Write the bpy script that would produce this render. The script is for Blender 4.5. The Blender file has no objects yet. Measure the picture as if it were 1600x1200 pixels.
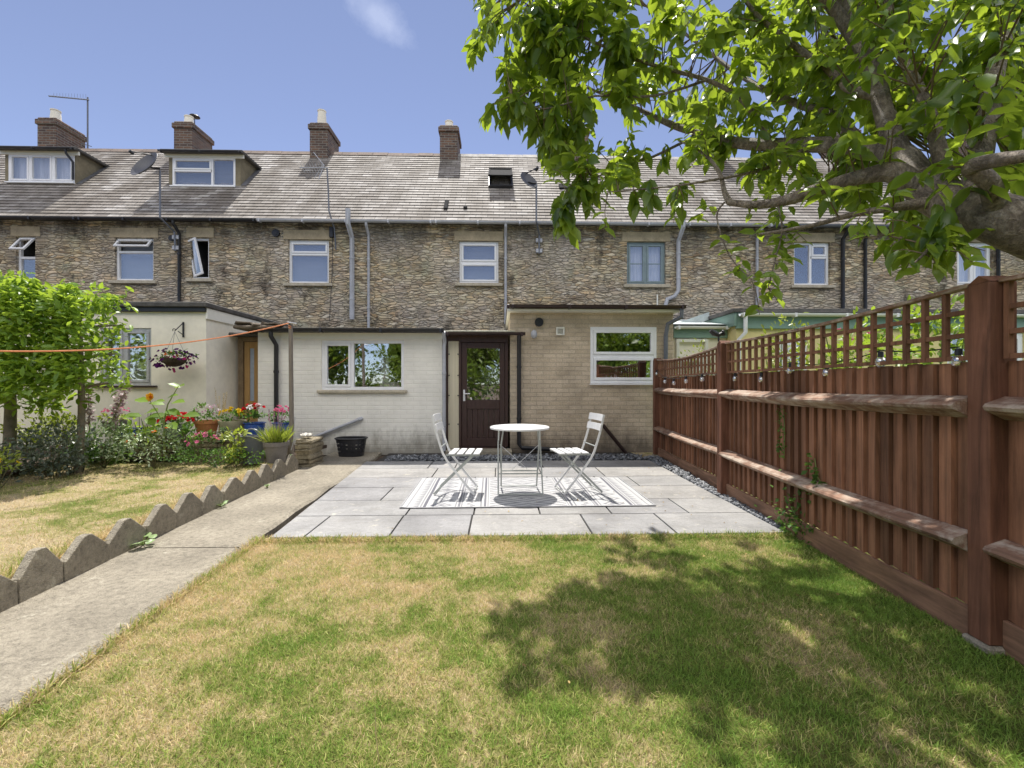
import bpy, math, random
import numpy as np
from mathutils import Vector, Matrix
random.seed(7); RNG = np.random.default_rng(7)
SC = bpy.context.scene; C = SC.collection
R = math.radians
# ---------------------------------------------------------------- camera, sky, sun, exposure
H = 1.2; F = 711.11; TH = R(1.61)
cd = bpy.data.cameras.new('camera'); cam = bpy.data.objects.new('camera', cd); C.objects.link(cam)
cam.location = (0, 0, H); cam.rotation_euler = (R(90), 0, -TH)
cd.lens = 16; cd.sensor_width = 36; cd.clip_start = 0.05; cd.clip_end = 3000
SC.camera = cam
SUN_TAN = 0.477                                     # ground shift of a shadow per metre of height
sd = Vector((-0.06, SUN_TAN, 1.0)).normalized()      # towards the sun
sl = bpy.data.lights.new('sun', 'SUN'); sl.energy = 4.4; sl.angle = R(0.53); sl.color = (1.0, 0.955, 0.88)
so = bpy.data.objects.new('sun', sl); C.objects.link(so); so.location = (0, 20, 40)
so.rotation_euler = sd.to_track_quat('Z', 'Y').to_euler()
W = bpy.data.worlds.new('World'); SC.world = W; W.use_nodes = True
SC.view_settings.view_transform = 'Standard'; SC.view_settings.look = 'None'
SC.view_settings.exposure = 0.62; SC.view_settings.gamma = 1.0
SC.cycles.max_bounces = 8; SC.cycles.transparent_max_bounces = 12

# ---------------------------------------------------------------- node helpers
def nd(nt, t, ins=None, **at):
    n = nt.nodes.new('ShaderNode' + t)
    for k, v in at.items(): setattr(n, k, v)
    for k, v in (ins or {}).items():
        s = n.inputs[k]
        if isinstance(v, bpy.types.NodeSocket): nt.links.new(v, s)
        else: s.default_value = v
    return n
def c4(c): return (c[0], c[1], c[2], 1.0)
def mixc(nt, f, a, b, blend='MIX'):
    n = nt.nodes.new('ShaderNodeMix'); n.data_type = 'RGBA'; n.blend_type = blend
    for i, v in ((0, f), (6, a), (7, b)):
        if isinstance(v, bpy.types.NodeSocket): nt.links.new(v, n.inputs[i])
        else: n.inputs[i].default_value = v if i == 0 else c4(v)
    return n.outputs[2]
def mth(nt, op, a, b=0.0, c=0.0, clamp=False):
    n = nt.nodes.new('ShaderNodeMath'); n.operation = op; n.use_clamp = clamp
    for i, v in enumerate((a, b, c)):
        if isinstance(v, bpy.types.NodeSocket): nt.links.new(v, n.inputs[i])
        else: n.inputs[i].default_value = v
    return n.outputs[0]
def ramp(nt, f, stops):
    n = nt.nodes.new('ShaderNodeValToRGB'); nt.links.new(f, n.inputs[0]); cr = n.color_ramp
    while len(cr.elements) < len(stops): cr.elements.new(0.5)
    for e, (p, c) in zip(cr.elements, stops):
        e.position = p; e.color = c4(c) if hasattr(c, '__len__') else (c, c, c, 1)
    return n.outputs[0]
def noise(nt, vec, s, d=4.0, r=0.55, dist=0.0):
    return nd(nt, 'TexNoise', {'Vector': vec, 'Scale': s, 'Detail': d, 'Roughness': r, 'Distortion': dist}).outputs[0]
def scaled(nt, vec, s): return nd(nt, 'Mapping', {'Vector': vec, 'Scale': s}).outputs[0]
def newmat(name):
    m = bpy.data.materials.new(name); m.use_nodes = True; nt = m.node_tree
    b = nt.nodes['Principled BSDF']; pos = nt.nodes.new('ShaderNodeNewGeometry').outputs['Position']
    return m, nt, b, pos
def bump(nt, b, h, dist=0.01, strength=1.0):
    n = nd(nt, 'Bump', {'Height': h, 'Distance': dist, 'Strength': strength}); nt.links.new(n.outputs[0], b.inputs['Normal'])
def base(nt, b, c): nt.links.new(c, b.inputs['Base Color'])
def mottle(name, col, var=0.25, s=8.0, rough=0.6, bmp=0.002, metal=0.0, col2=None, stretch=(1, 1, 1), s2=None, spec=0.5):
    m, nt, b, pos = newmat(name); v = scaled(nt, pos, stretch)
    n1 = noise(nt, v, s, 5); n2 = noise(nt, v, (s2 or s * 6), 3)
    f = mth(nt, 'ADD', mth(nt, 'MULTIPLY', n1, 0.65), mth(nt, 'MULTIPLY', n2, 0.35))
    lo = [c * (1 - var) for c in col]; hi = list(col2) if col2 else [min(1, c * (1 + var)) for c in col]
    base(nt, b, ramp(nt, f, [(0.33, lo), (0.5, col), (0.67, hi)]))
    b.inputs['Roughness'].default_value = rough; b.inputs['Metallic'].default_value = metal
    b.inputs['Specular IOR Level'].default_value = spec
    if bmp: bump(nt, b, n2, bmp)
    return m
def uz(nt, pos):                                     # wall coordinates: along the wall, up, 0
    s = nd(nt, 'SeparateXYZ', {0: pos})
    u = mth(nt, 'ADD', s.outputs[0], s.outputs[1])
    return nd(nt, 'CombineXYZ', {0: u, 1: s.outputs[2], 2: 0.0}).outputs[0], s

# ---------------------------------------------------------------- world
def make_world():
    nt = W.node_tree; bg = nt.nodes['Background']
    sky = nd(nt, 'TexSky', sky_type='NISHITA'); sky.sun_disc = False
    el = math.asin(sd.z); sky.sun_elevation = el; sky.sun_rotation = math.atan2(sd.x, sd.y)
    sky.air_density = 1.0; sky.dust_density = 0.0; sky.ozone_density = 6.0; sky.altitude = 2500
    gen = nd(nt, 'TexCoord').outputs['Generated']
    # a small wisp of cloud high above the roofs
    def dvec(px, py):
        a, c = (px - 800) / F, -(py - 600) / F
        return Vector((a * math.cos(TH) + math.sin(TH), math.cos(TH) - a * math.sin(TH), c)).normalized()
    c0 = dvec(588, 22); t = (dvec(625, 58) - dvec(560, -8)).normalized(); n_ = c0.cross(t).normalized()
    nz = nd(nt, 'TexNoise', {'Vector': gen, 'Scale': 22.0, 'Detail': 6.0, 'Roughness': 0.6})
    def dot(v): return nd(nt, 'VectorMath', {0: gen, 1: tuple(v)}, operation='DOT_PRODUCT').outputs['Value']
    a1 = mth(nt, 'DIVIDE', mth(nt, 'SUBTRACT', dot(t), c0.dot(t)), 0.062)
    a2 = mth(nt, 'DIVIDE', dot(n_), 0.03)
    r = mth(nt, 'SQRT', mth(nt, 'ADD', mth(nt, 'MULTIPLY', a1, a1), mth(nt, 'MULTIPLY', a2, a2)))
    r = mth(nt, 'ADD', r, mth(nt, 'MULTIPLY', mth(nt, 'SUBTRACT', nz.outputs[0], 0.5), 1.6))
    front = mth(nt, 'GREATER_THAN', dot(c0), 0.8)
    m = mth(nt, 'MULTIPLY', mth(nt, 'MULTIPLY', mth(nt, 'SUBTRACT', 1.1, r, clamp=True), 0.22), front)
    hs = nd(nt, 'HueSaturation', {'Hue': 0.508, 'Saturation': 0.76, 'Value': 0.73, 'Color': sky.outputs[0]})
    col = mixc(nt, m, hs.outputs[0], (5.5, 5.8, 6.6))
    # broken white cloud added out of view behind the viewer, brightens the shaded walls
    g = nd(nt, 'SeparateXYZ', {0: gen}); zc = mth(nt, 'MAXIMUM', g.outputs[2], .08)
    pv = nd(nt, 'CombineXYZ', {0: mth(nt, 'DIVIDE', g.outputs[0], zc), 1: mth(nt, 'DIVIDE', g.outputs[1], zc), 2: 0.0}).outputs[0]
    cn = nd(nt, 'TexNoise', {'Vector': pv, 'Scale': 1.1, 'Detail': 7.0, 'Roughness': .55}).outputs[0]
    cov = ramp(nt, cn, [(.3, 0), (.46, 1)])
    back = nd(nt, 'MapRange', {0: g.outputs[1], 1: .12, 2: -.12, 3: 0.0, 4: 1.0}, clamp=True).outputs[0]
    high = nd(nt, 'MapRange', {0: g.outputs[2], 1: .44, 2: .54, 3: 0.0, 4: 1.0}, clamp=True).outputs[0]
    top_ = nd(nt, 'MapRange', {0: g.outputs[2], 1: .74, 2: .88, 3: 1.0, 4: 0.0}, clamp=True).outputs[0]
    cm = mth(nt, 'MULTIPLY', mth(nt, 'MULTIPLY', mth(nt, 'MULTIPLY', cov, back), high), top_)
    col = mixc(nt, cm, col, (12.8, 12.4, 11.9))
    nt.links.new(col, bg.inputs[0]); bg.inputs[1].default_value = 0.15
make_world()

# ---------------------------------------------------------------- pixel measurements of the photo -> metres
def ray(px, py):
    a = (px - 800) / F
    return (a * math.cos(TH) + math.sin(TH), math.cos(TH) - a * math.sin(TH), -(py - 600) / F)
def P(px, py, Y):
    d = ray(px, py); t = Y / d[1]; return Vector((d[0] * t, Y, H + d[2] * t))
def G(px, py, z=0.0):
    d = ray(px, py); t = (z - H) / d[2]; return Vector((d[0] * t, d[1] * t, z))
def D(px, py, d):                                    # at camera depth d
    r = ray(px, py); return Vector((r[0] * d, r[1] * d, H + r[2] * d))

# ---------------------------------------------------------------- object helpers
OFF = {}
def props(o, label=None, cat=None, group=None, kind=None):
    if label: o['label'] = label
    if cat: o['category'] = cat
    if group: o['group'] = group
    if kind: o['kind'] = kind
    return o
def empty(name, loc, label, cat, group=None):
    o = bpy.data.objects.new(name, None); C.objects.link(o); o.location = loc; o.empty_display_size = 0.1
    OFF[o.name] = Vector(loc); return props(o, label, cat, group)
def rootoff(p):
    while p.parent: p = p.parent
    return OFF.get(p.name, Vector((0, 0, 0)))
def children(o): return [c for c in bpy.data.objects if c.parent == o]
def copy_tree(o, parent=None, kids=None):
    c = o.copy(); C.objects.link(c); c.parent = parent
    for ch in children(o): copy_tree(ch, c)
    return c
class MB:
    def __init__(s): s.v = []; s.f = []; s.m = []; s.k = 0
    def mat(s, k): s.k = k; return s
    def add(s, vs, fs):
        o = len(s.v); s.v += [tuple(v) for v in vs]
        for f in fs: s.f.append([i + o for i in f]); s.m.append(s.k)
        return s
    def quad(s, a, b, c, d): return s.add([a, b, c, d], [(0, 1, 2, 3)])
    def box(s, x0, x1, y0, y1, z0, z1, bev=0.0, mtx=None):
        x0, x1 = sorted((x0, x1)); y0, y1 = sorted((y0, y1)); z0, z1 = sorted((z0, z1))
        if bev > 0:
            b = min(bev, (x1 - x0) * .45, (y1 - y0) * .45, (z1 - z0) * .45)
            vs = []; 
            for ax in range(3):
                for X in (0, 1):
                    for Y in (0, 1):
                        for Z in (0, 1):
                            p = [x1 if X else x0, y1 if Y else y0, z1 if Z else z0]; sg = (X, Y, Z)
                            for a in range(3):
                                if a != ax: p[a] += -b if sg[a] else b
                            vs.append(tuple(p))
            def i(ax, X, Y, Z): return ax * 8 + X * 4 + Y * 2 + Z
            fs = []
            for ax in range(3):
                o1, o2 = [a for a in range(3) if a != ax]
                for sg in (0, 1):
                    q = []
                    for u, w in ((0, 0), (1, 0), (1, 1), (0, 1)):
                        c = [0, 0, 0]; c[ax] = sg; c[o1] = u; c[o2] = w; q.append(i(ax, *c))
                    fs.append(q)
            for ax in range(3):                        # bevel strips along axis ax
                o1, o2 = [a for a in range(3) if a != ax]
                for u in (0, 1):
                    for w in (0, 1):
                        q = []
                        for e, oo in ((0, o1), (0, o2), (1, o2), (1, o1)):
                            c = [0, 0, 0]; c[ax] = e; c[o1] = u; c[o2] = w; q.append(i(oo, *c))
                        fs.append(q)
            for X in (0, 1):
                for Y in (0, 1):
                    for Z in (0, 1): fs.append([i(0, X, Y, Z), i(1, X, Y, Z), i(2, X, Y, Z)])
        else:
            vs = [(x, y, z) for x in (x0, x1) for y in (y0, y1) for z in (z0, z1)]
            fs = [(0, 1, 3, 2), (4, 6, 7, 5), (0, 4, 5, 1), (2, 3, 7, 6), (0, 2, 6, 4), (1, 5, 7, 3)]
        if mtx is not None: vs = [mtx @ Vector(v) for v in vs]
        return s.add(vs, fs)
    def bar(s, a, b, w, t, up=(0, 0, 1), bev=0.0):     # box beam from a to b, w across, t along 'up'
        a = Vector(a); b = Vector(b); d = b - a; L = d.length; d.normalize()
        up = Vector(up); sx = d.cross(up)
        if sx.length < 1e-4: sx = d.cross(Vector((0, 1, 0)))
        sx.normalize(); uu = sx.cross(d)
        m = Matrix(((d.x, sx.x, uu.x, a.x), (d.y, sx.y, uu.y, a.y), (d.z, sx.z, uu.z, a.z), (0, 0, 0, 1)))
        return s.box(0, L, -w / 2, w / 2, -t / 2, t / 2, bev, m)
    def tube(s, pts, rad, n=8, cap=True, closed=False):
        pts = [Vector(p) for p in pts]; N = len(pts)
        if not hasattr(rad, '__len__'): rad = [rad] * N
        vs = []; prev = None
        for i, p in enumerate(pts):
            d = (pts[min(i + 1, N - 1)] - pts[max(i - 1, 0)]).normalized()
            if prev is None:
                h = Vector((0, 0, 1)) if abs(d.z) < 0.9 else Vector((1, 0, 0))
                e = d.cross(h).normalized()
            else:
                e = prev - d * prev.dot(d); e.normalize()
            prev = e; g = d.cross(e)
            for k in range(n):
                a = 2 * math.pi * k / n; vs.append(p + (e * math.cos(a) + g * math.sin(a)) * rad[i])
        fs = [(i * n + k, i * n + (k + 1) % n, (i + 1) * n + (k + 1) % n, (i + 1) * n + k) for i in range(N - 1) for k in range(n)]
        if cap: fs += [tuple(range(n))[::-1], tuple((N - 1) * n + k for k in range(n))]
        return s.add(vs, fs)
    def lathe(s, c, prof, n=24, sx=1.0, sy=1.0):
        vs = []; c = Vector(c)
        for r, z in prof:
            for k in range(n):
                a = 2 * math.pi * k / n; vs.append((c.x + r * sx * math.cos(a), c.y + r * sy * math.sin(a), c.z + z))
        N = len(prof)
        fs = [(i * n + k, i * n + (k + 1) % n, (i + 1) * n + (k + 1) % n, (i + 1) * n + k) for i in range(N - 1) for k in range(n)]
        fs += [tuple(range(n))[::-1], tuple((N - 1) * n + k for k in range(n))]
        return s.add(vs, fs)
    def prism(s, poly, axis, a, b):                    # poly in the plane across 'axis'
        n = len(poly)
        def mk(p, t): return {'x': (t, p[0], p[1]), 'y': (p[0], t, p[1]), 'z': (p[0], p[1], t)}[axis]
        vs = [mk(p, a) for p in poly] + [mk(p, b) for p in poly]
        fs = [tuple(range(n))[::-1], tuple(range(n, 2 * n))] + [(i, (i + 1) % n, n + (i + 1) % n, n + i) for i in range(n)]
        return s.add(vs, fs)
    def build(s, name, mats, parent=None, local=False, smooth=False, fix=True):
        off = Vector((0, 0, 0))
        if parent is not None and not local: off = rootoff(parent)
        me = bpy.data.meshes.new(name)
        me.from_pydata([(v[0] - off.x, v[1] - off.y, v[2] - off.z) for v in s.v], [], s.f)
        mats = mats if isinstance(mats, (list, tuple)) else [mats]
        for m in mats: me.materials.append(m)
        if len(mats) > 1: me.polygons.foreach_set('material_index', s.m)
        if fix:
            import bmesh
            bm = bmesh.new(); bm.from_mesh(me); bmesh.ops.recalc_face_normals(bm, faces=bm.faces); bm.to_mesh(me); bm.free()
        if smooth: me.polygons.foreach_set('use_smooth', [True] * len(me.polygons)); 
        if smooth: me.set_sharp_from_angle(angle=R(40))
        o = bpy.data.objects.new(name, me); C.objects.link(o)
        if parent is not None: o.parent = parent
        return o
def npmesh(name, V, T, mats, tint=None, parent=None, mi=None, smooth=True):
    """V (n,3), T (m,3) triangles, tint per face"""
    if parent is not None: V = V - np.array(rootoff(parent))
    me = bpy.data.meshes.new(name)
    me.vertices.add(len(V)); me.vertices.foreach_set('co', V.astype(np.float32).ravel())
    me.loops.add(len(T) * 3); me.loops.foreach_set('vertex_index', T.astype(np.int32).ravel())
    me.polygons.add(len(T)); me.polygons.foreach_set('loop_start', np.arange(0, len(T) * 3, 3, dtype=np.int32))
    me.polygons.foreach_set('loop_total', np.full(len(T), 3, dtype=np.int32))
    mats = mats if isinstance(mats, (list, tuple)) else [mats]
    for m in mats: me.materials.append(m)
    if mi is not None: me.polygons.foreach_set('material_index', mi.astype(np.int32))
    if smooth: me.polygons.foreach_set('use_smooth', np.ones(len(T), dtype=bool))
    me.update(calc_edges=True)
    if tint is not None:
        a = me.attributes.new('tint', 'FLOAT', 'FACE'); a.data.foreach_set('value', tint.astype(np.float32))
    o = bpy.data.objects.new(name, me); C.objects.link(o)
    if parent is not None: o.parent = parent
    return o
def unit(a): return a / np.maximum(np.linalg.norm(a, axis=-1, keepdims=True), 1e-9)
def frames(d, up=None):
    d = unit(d); n = len(d)
    if up is None: up = RNG.normal(size=(n, 3)) * 0.6 + np.array([0, 0, 1.0])
    s = unit(np.cross(up, d)); nn = np.cross(d, s)
    return np.stack([d, s, nn], axis=2)                # columns
def scatter(tv, tf, pos, rot, scl):
    n = len(pos); tv = np.asarray(tv, float); tf = np.asarray(tf, int)
    scl = np.asarray(scl, float); scl = scl[:, None, None] if scl.ndim == 1 else scl[:, None, :]
    L = tv[None] * scl
    V = np.einsum('nij,nkj->nki', rot, L) + pos[:, None, :]
    T = tf[None] + (np.arange(n) * len(tv))[:, None, None]
    return V.reshape(-1, 3), T.reshape(-1, 3)
LEAF = ([(0, 0, 0), (.3, 0, -.02), (.68, 0, -.06), (1, 0, -.16), (.25, .2, .05), (.65, .2, .02), (.25, -.2, .05), (.65, -.2, .02)],
        [(0, 1, 4), (0, 6, 1), (1, 2, 5), (1, 5, 4), (1, 6, 7), (1, 7, 2), (2, 3, 5), (2, 7, 3)])
LEAFS = ([(0, 0, 0), (.5, .3, .05), (1, 0, -.08), (.5, -.3, .05)], [(0, 2, 1), (0, 3, 2)])
def ico():
    t = (1 + 5 ** .5) / 2
    v = unit(np.array([(-1, t, 0), (1, t, 0), (-1, -t, 0), (1, -t, 0), (0, -1, t), (0, 1, t), (0, -1, -t), (0, 1, -t), (t, 0, -1), (t, 0, 1), (-t, 0, -1), (-t, 0, 1)]))
    f = [(0, 11, 5), (0, 5, 1), (0, 1, 7), (0, 7, 10), (0, 10, 11), (1, 5, 9), (5, 11, 4), (11, 10, 2), (10, 7, 6), (7, 1, 8), (3, 9, 4), (3, 4, 2), (3, 2, 6), (3, 6, 8), (3, 8, 9), (4, 9, 5), (2, 4, 11), (6, 2, 10), (8, 6, 7), (9, 8, 1)]
    return v, f
def rnd_rot(n): return frames(RNG.normal(size=(n, 3)), RNG.normal(size=(n, 3)))

# ---------------------------------------------------------------- materials
def m_stone():
    m, nt, b, pos = newmat('rubble_stone'); v, s = uz(nt, pos)
    wob = nd(nt, 'TexNoise', {'Vector': v, 'Scale': 3.0, 'Detail': 3.0})
    off = nd(nt, 'VectorMath', {0: wob.outputs['Color'], 1: (.5, .5, .5)}, operation='SUBTRACT').outputs[0]
    off = nd(nt, 'VectorMath', {0: off, 1: (.3, .06, 0)}, operation='MULTIPLY').outputs[0]
    vv = nd(nt, 'VectorMath', {0: v, 1: off}, operation='ADD').outputs[0]
    sv = scaled(nt, vv, (5.2, 16.5, 1))
    v1 = nd(nt, 'TexVoronoi', {'Vector': sv, 'Scale': 1.0, 'Randomness': 0.9}, feature='F1')
    ve = nd(nt, 'TexVoronoi', {'Vector': sv, 'Scale': 1.0, 'Randomness': 0.9}, feature='DISTANCE_TO_EDGE')
    sep = nd(nt, 'SeparateColor', {0: v1.outputs['Color']})
    stone = ramp(nt, sep.outputs[0], [(0, (.3, .25, .19)), (.25, (.54, .45, .31)), (.55, (.66, .57, .4)), (.8, (.74, .66, .49)), (1, (.82, .77, .64))])
    tint = ramp(nt, sep.outputs[1], [(0, (.72, .72, .74)), (.5, (1, 1, 1)), (.85, (1.08, .96, .86)), (1, (.78, .82, .9))])
    col = mixc(nt, 1.0, stone, tint, 'MULTIPLY')
    big = noise(nt, v, .55, 5, .6)
    col = mixc(nt, ramp(nt, big, [(.42, 0), (.62, .75)]), col, (.58, .55, .5), 'MIX')
    grime = noise(nt, scaled(nt, v, (1.3, .5, 1)), 1.2, 6, .7)
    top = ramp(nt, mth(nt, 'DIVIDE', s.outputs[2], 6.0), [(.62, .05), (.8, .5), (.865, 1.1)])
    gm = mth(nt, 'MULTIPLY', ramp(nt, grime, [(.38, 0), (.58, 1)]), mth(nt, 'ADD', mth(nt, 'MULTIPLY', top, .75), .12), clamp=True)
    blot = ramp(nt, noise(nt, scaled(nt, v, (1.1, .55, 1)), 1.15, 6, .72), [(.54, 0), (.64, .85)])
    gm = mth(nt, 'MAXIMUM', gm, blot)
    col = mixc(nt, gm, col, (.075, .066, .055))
    fine = noise(nt, scaled(nt, v, (1, 2.2, 1)), 22, 5, .75)
    hue = noise(nt, v, 1.6, 4, .6)
    col = mixc(nt, .55, col, ramp(nt, hue, [(.3, (.9, 1.0, .82)), (.42, (1.12, 1.02, .82)), (.52, (1.1, 1.02, .92)), (.6, (1.02, .92, .88)), (.72, (.72, .73, .8))]), 'MULTIPLY')
    col = mixc(nt, .45, col, ramp(nt, fine, [(.32, .35), (.5, .95), (.66, 1.35)]), 'MULTIPLY')
    edge = mth(nt, 'MULTIPLY', ramp(nt, ve.outputs['Distance'], [(.0, 1), (.04, .7), (.10, 0)]), ramp(nt, noise(nt, v, 7.0, 4, .7), [(.35, .25), (.6, 1)]))
    mort = mixc(nt, ramp(nt, noise(nt, v, 6.0, 5, .7), [(.35, 0), (.65, 1)]), (.07, .06, .05), (.5, .45, .36))
    col = mixc(nt, mth(nt, 'MULTIPLY', edge, .8), col, mort)
    base(nt, b, col); b.inputs['Roughness'].default_value = .9; b.inputs['Specular IOR Level'].default_value = .2
    h = mth(nt, 'ADD', ramp(nt, ve.outputs['Distance'], [(0, 0), (.16, 1)]), mth(nt, 'MULTIPLY', sep.outputs[2], .8))
    bump(nt, b, mth(nt, 'ADD', h, mth(nt, 'MULTIPLY', fine, .4)), .03)
    return m
def m_brick(name, cA, cB, mortar, paint=None, bd=.008, bw=.225, rh=.075, ms=.01, dirt=None):
    m, nt, b, pos = newmat(name); v, s = uz(nt, pos)
    br = nd(nt, 'TexBrick', {'Vector': v, 'Color1': c4(cA), 'Color2': c4(cB), 'Mortar': c4(mortar), 'Scale': 1.0, 'Mortar Size': ms,
        'Mortar Smooth': .4, 'Bias': 0.0, 'Brick Width': bw, 'Row Height': rh})
    n1 = noise(nt, v, 2.0, 5, .65); n2 = noise(nt, v, 45, 3, .6)
    if paint is None:
        col = mixc(nt, .65, br.outputs[0], ramp(nt, n1, [(.3, .55), (.7, 1.15)]), 'MULTIPLY')
        col = mixc(nt, .5, col, ramp(nt, n2, [(.3, .6), (.7, 1.1)]), 'MULTIPLY')
    else:
        col = ramp(nt, n1, [(.3, [c * .86 for c in paint]), (.6, paint)])
        col = mixc(nt, mth(nt, 'MULTIPLY', br.outputs['Fac'], .05), col, [c * .55 for c in paint])
    if dirt:
        z = mth(nt, 'ADD', s.outputs[2], mth(nt, 'MULTIPLY', noise(nt, scaled(nt, v, (2.5, 1, 1)), 2.2, 5, .7), -.85))
        col = mixc(nt, mth(nt, 'MULTIPLY', ramp(nt, mth(nt, 'ADD', z, .4), [(.02, 1), (.42, 0)]), dirt[3]), col, dirt[:3])
    base(nt, b, col); b.inputs['Roughness'].default_value = .85; b.inputs['Specular IOR Level'].default_value = .25
    h = mth(nt, 'ADD', mth(nt, 'MULTIPLY', br.outputs['Fac'], -1.0), mth(nt, 'MULTIPLY', n2, .5))
    bump(nt, b, h, bd)
    return m
def m_slate():
    m, nt, b, pos = newmat('roof_slate'); s = nd(nt, 'SeparateXYZ', {0: pos})
    v = nd(nt, 'CombineXYZ', {0: s.outputs[0], 1: mth(nt, 'MULTIPLY', mth(nt, 'SUBTRACT', s.outputs[1], 11.18), 1.41421), 2: 0.0}).outputs[0]
    br = nd(nt, 'TexBrick', {'Vector': v, 'Color1': (0, 0, 0, 1), 'Color2': (1, 1, 1, 1), 'Mortar': (.5, .5, .5, 1), 'Scale': 1.0, 'Mortar Size': .006,
        'Mortar Smooth': .1, 'Bias': 0.0, 'Brick Width': .29, 'Row Height': ROWH})
    g = nd(nt, 'RGBToBW', {0: br.outputs[0]}).outputs[0]
    n1 = noise(nt, scaled(nt, v, (1, .35, 1)), 1.3, 6, .65); n2 = noise(nt, v, 18, 4, .7)
    col = ramp(nt, g, [(0, (.2, .175, .155)), (.45, (.32, .29, .26)), (.8, (.41, .38, .345)), (1, (.52, .49, .46))])
    col = mixc(nt, ramp(nt, n1, [(.42, 0), (.62, .85)]), col, (.17, .145, .12))
    col = mixc(nt, ramp(nt, noise(nt, v, .8, 3), [(.55, 0), (.7, .35)]), col, (.46, .435, .41))
    col = mixc(nt, .5, col, ramp(nt, n2, [(.3, .6), (.7, 1.1)]), 'MULTIPLY')
    col = mixc(nt, mth(nt, 'MULTIPLY', br.outputs['Fac'], .9), col, (.05, .045, .04))
    base(nt, b, col); b.inputs['Roughness'].default_value = .75; b.inputs['Specular IOR Level'].default_value = .25
    bump(nt, b, mth(nt, 'ADD', mth(nt, 'MULTIPLY', g, .8), mth(nt, 'MULTIPLY', n2, .6)), .008)
    return m
ROWH = .168
def m_ground(name, kind):
    m, nt, b, pos = newmat(name)
    n1 = noise(nt, pos, 1.7, 5, .7); n2 = noise(nt, pos, 8.0, 5, .75); n3 = noise(nt, pos, 60, 4, .7)
    s = nd(nt, 'SeparateXYZ', {0: pos})
    f = mth(nt, 'ADD', mth(nt, 'MULTIPLY', n1, .66), mth(nt, 'MULTIPLY', n2, .34))
    if kind == 'left': f = mth(nt, 'SUBTRACT', f, .05)
    else:                                             # greener and darker towards the right and the near side
        g = mth(nt, 'ADD', mth(nt, 'MULTIPLY', s.outputs[0], .03), mth(nt, 'MULTIPLY', s.outputs[1], -.024))
        f = mth(nt, 'ADD', f, mth(nt, 'ADD', g, .058))
    if name.startswith('grass'):
        t = nd(nt, 'Attribute', attribute_name='tint').outputs['Fac']
        f = mth(nt, 'ADD', f, mth(nt, 'MULTIPLY', mth(nt, 'SUBTRACT', t, .5), .2))
        col = ramp(nt, f, [(.40, (.72, .57, .33)), (.455, (.6, .52, .23)), (.5, (.4, .46, .11)), (.59, (.2, .33, .05))])
        col = mixc(nt, .6, col, ramp(nt, mth(nt, 'FRACT', mth(nt, 'MULTIPLY', t, 7.3)), [(0, .6), (1, 1.25)]), 'MULTIPLY')
        b.inputs['Roughness'].default_value = .55; b.inputs['Specular IOR Level'].default_value = .3
        base(nt, b, col)
        tr = nd(nt, 'BsdfTranslucent', {'Color': col}); mx = nd(nt, 'MixShader', {0: .3, 1: b.outputs[0], 2: tr.outputs[0]})
        nt.links.new(mx.outputs[0], nt.nodes['Material Output'].inputs[0])
    else:
        col = ramp(nt, f, [(.40, (.5, .4, .25)), (.46, (.42, .35, .18)), (.52, (.22, .22, .07)), (.64, (.12, .17, .035))])
        col = mixc(nt, .7, col, ramp(nt, n3, [(.3, .35), (.7, 1.1)]), 'MULTIPLY')
        base(nt, b, col); b.inputs['Roughness'].default_value = .95; b.inputs['Specular IOR Level'].default_value = .1
        bump(nt, b, n3, .02)
    return m
def m_concrete(name, col, spot=.5, bd=.006):
    m, nt, b, pos = newmat(name)
    n1 = noise(nt, pos, 1.8, 5, .6); n2 = noise(nt, pos, 28, 5, .75); n3 = nd(nt, 'TexVoronoi', {'Vector': pos, 'Scale': 120.0}).outputs['Distance']
    c = ramp(nt, n1, [(.3, [x * .72 for x in col]), (.65, [x * 1.12 for x in col])])
    c = mixc(nt, spot, c, ramp(nt, n2, [(.32, .35), (.5, .95), (.68, 1.3)]), 'MULTIPLY')
    c = mixc(nt, ramp(nt, noise(nt, pos, 7, 5, .7), [(.6, 0), (.72, .5)]), c, (.62, .58, .47))
    c = mixc(nt, .35, c, ramp(nt, n3, [(.0, 1.2), (.6, .6)]), 'MULTIPLY')
    base(nt, b, c); b.inputs['Roughness'].default_value = .92; b.inputs['Specular IOR Level'].default_value = .2
    bump(nt, b, mth(nt, 'ADD', n2, mth(nt, 'MULTIPLY', n3, .5)), bd)
    return m
def m_leaf(name, dark, light, trans, tf=.45, rough=.4, spec=.5, vein=False):
    m, nt, b, pos = newmat(name)
    t = nd(nt, 'Attribute', attribute_name='tint').outputs['Fac']
    col = ramp(nt, t, [(0, dark), (1, light)])
    base(nt, b, col); b.inputs['Roughness'].default_value = rough; b.inputs['Specular IOR Level'].default_value = spec
    tc = mixc(nt, .6, ramp(nt, t, [(0, trans), (1, [min(1, x * 1.3) for x in trans])]), trans)
    tr = nd(nt, 'BsdfTranslucent', {'Color': tc})
    mx = nd(nt, 'MixShader', {0: tf, 1: b.outputs[0], 2: tr.outputs[0]})
    nt.links.new(mx.outputs[0], nt.nodes['Material Output'].inputs[0])
    return m
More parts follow.
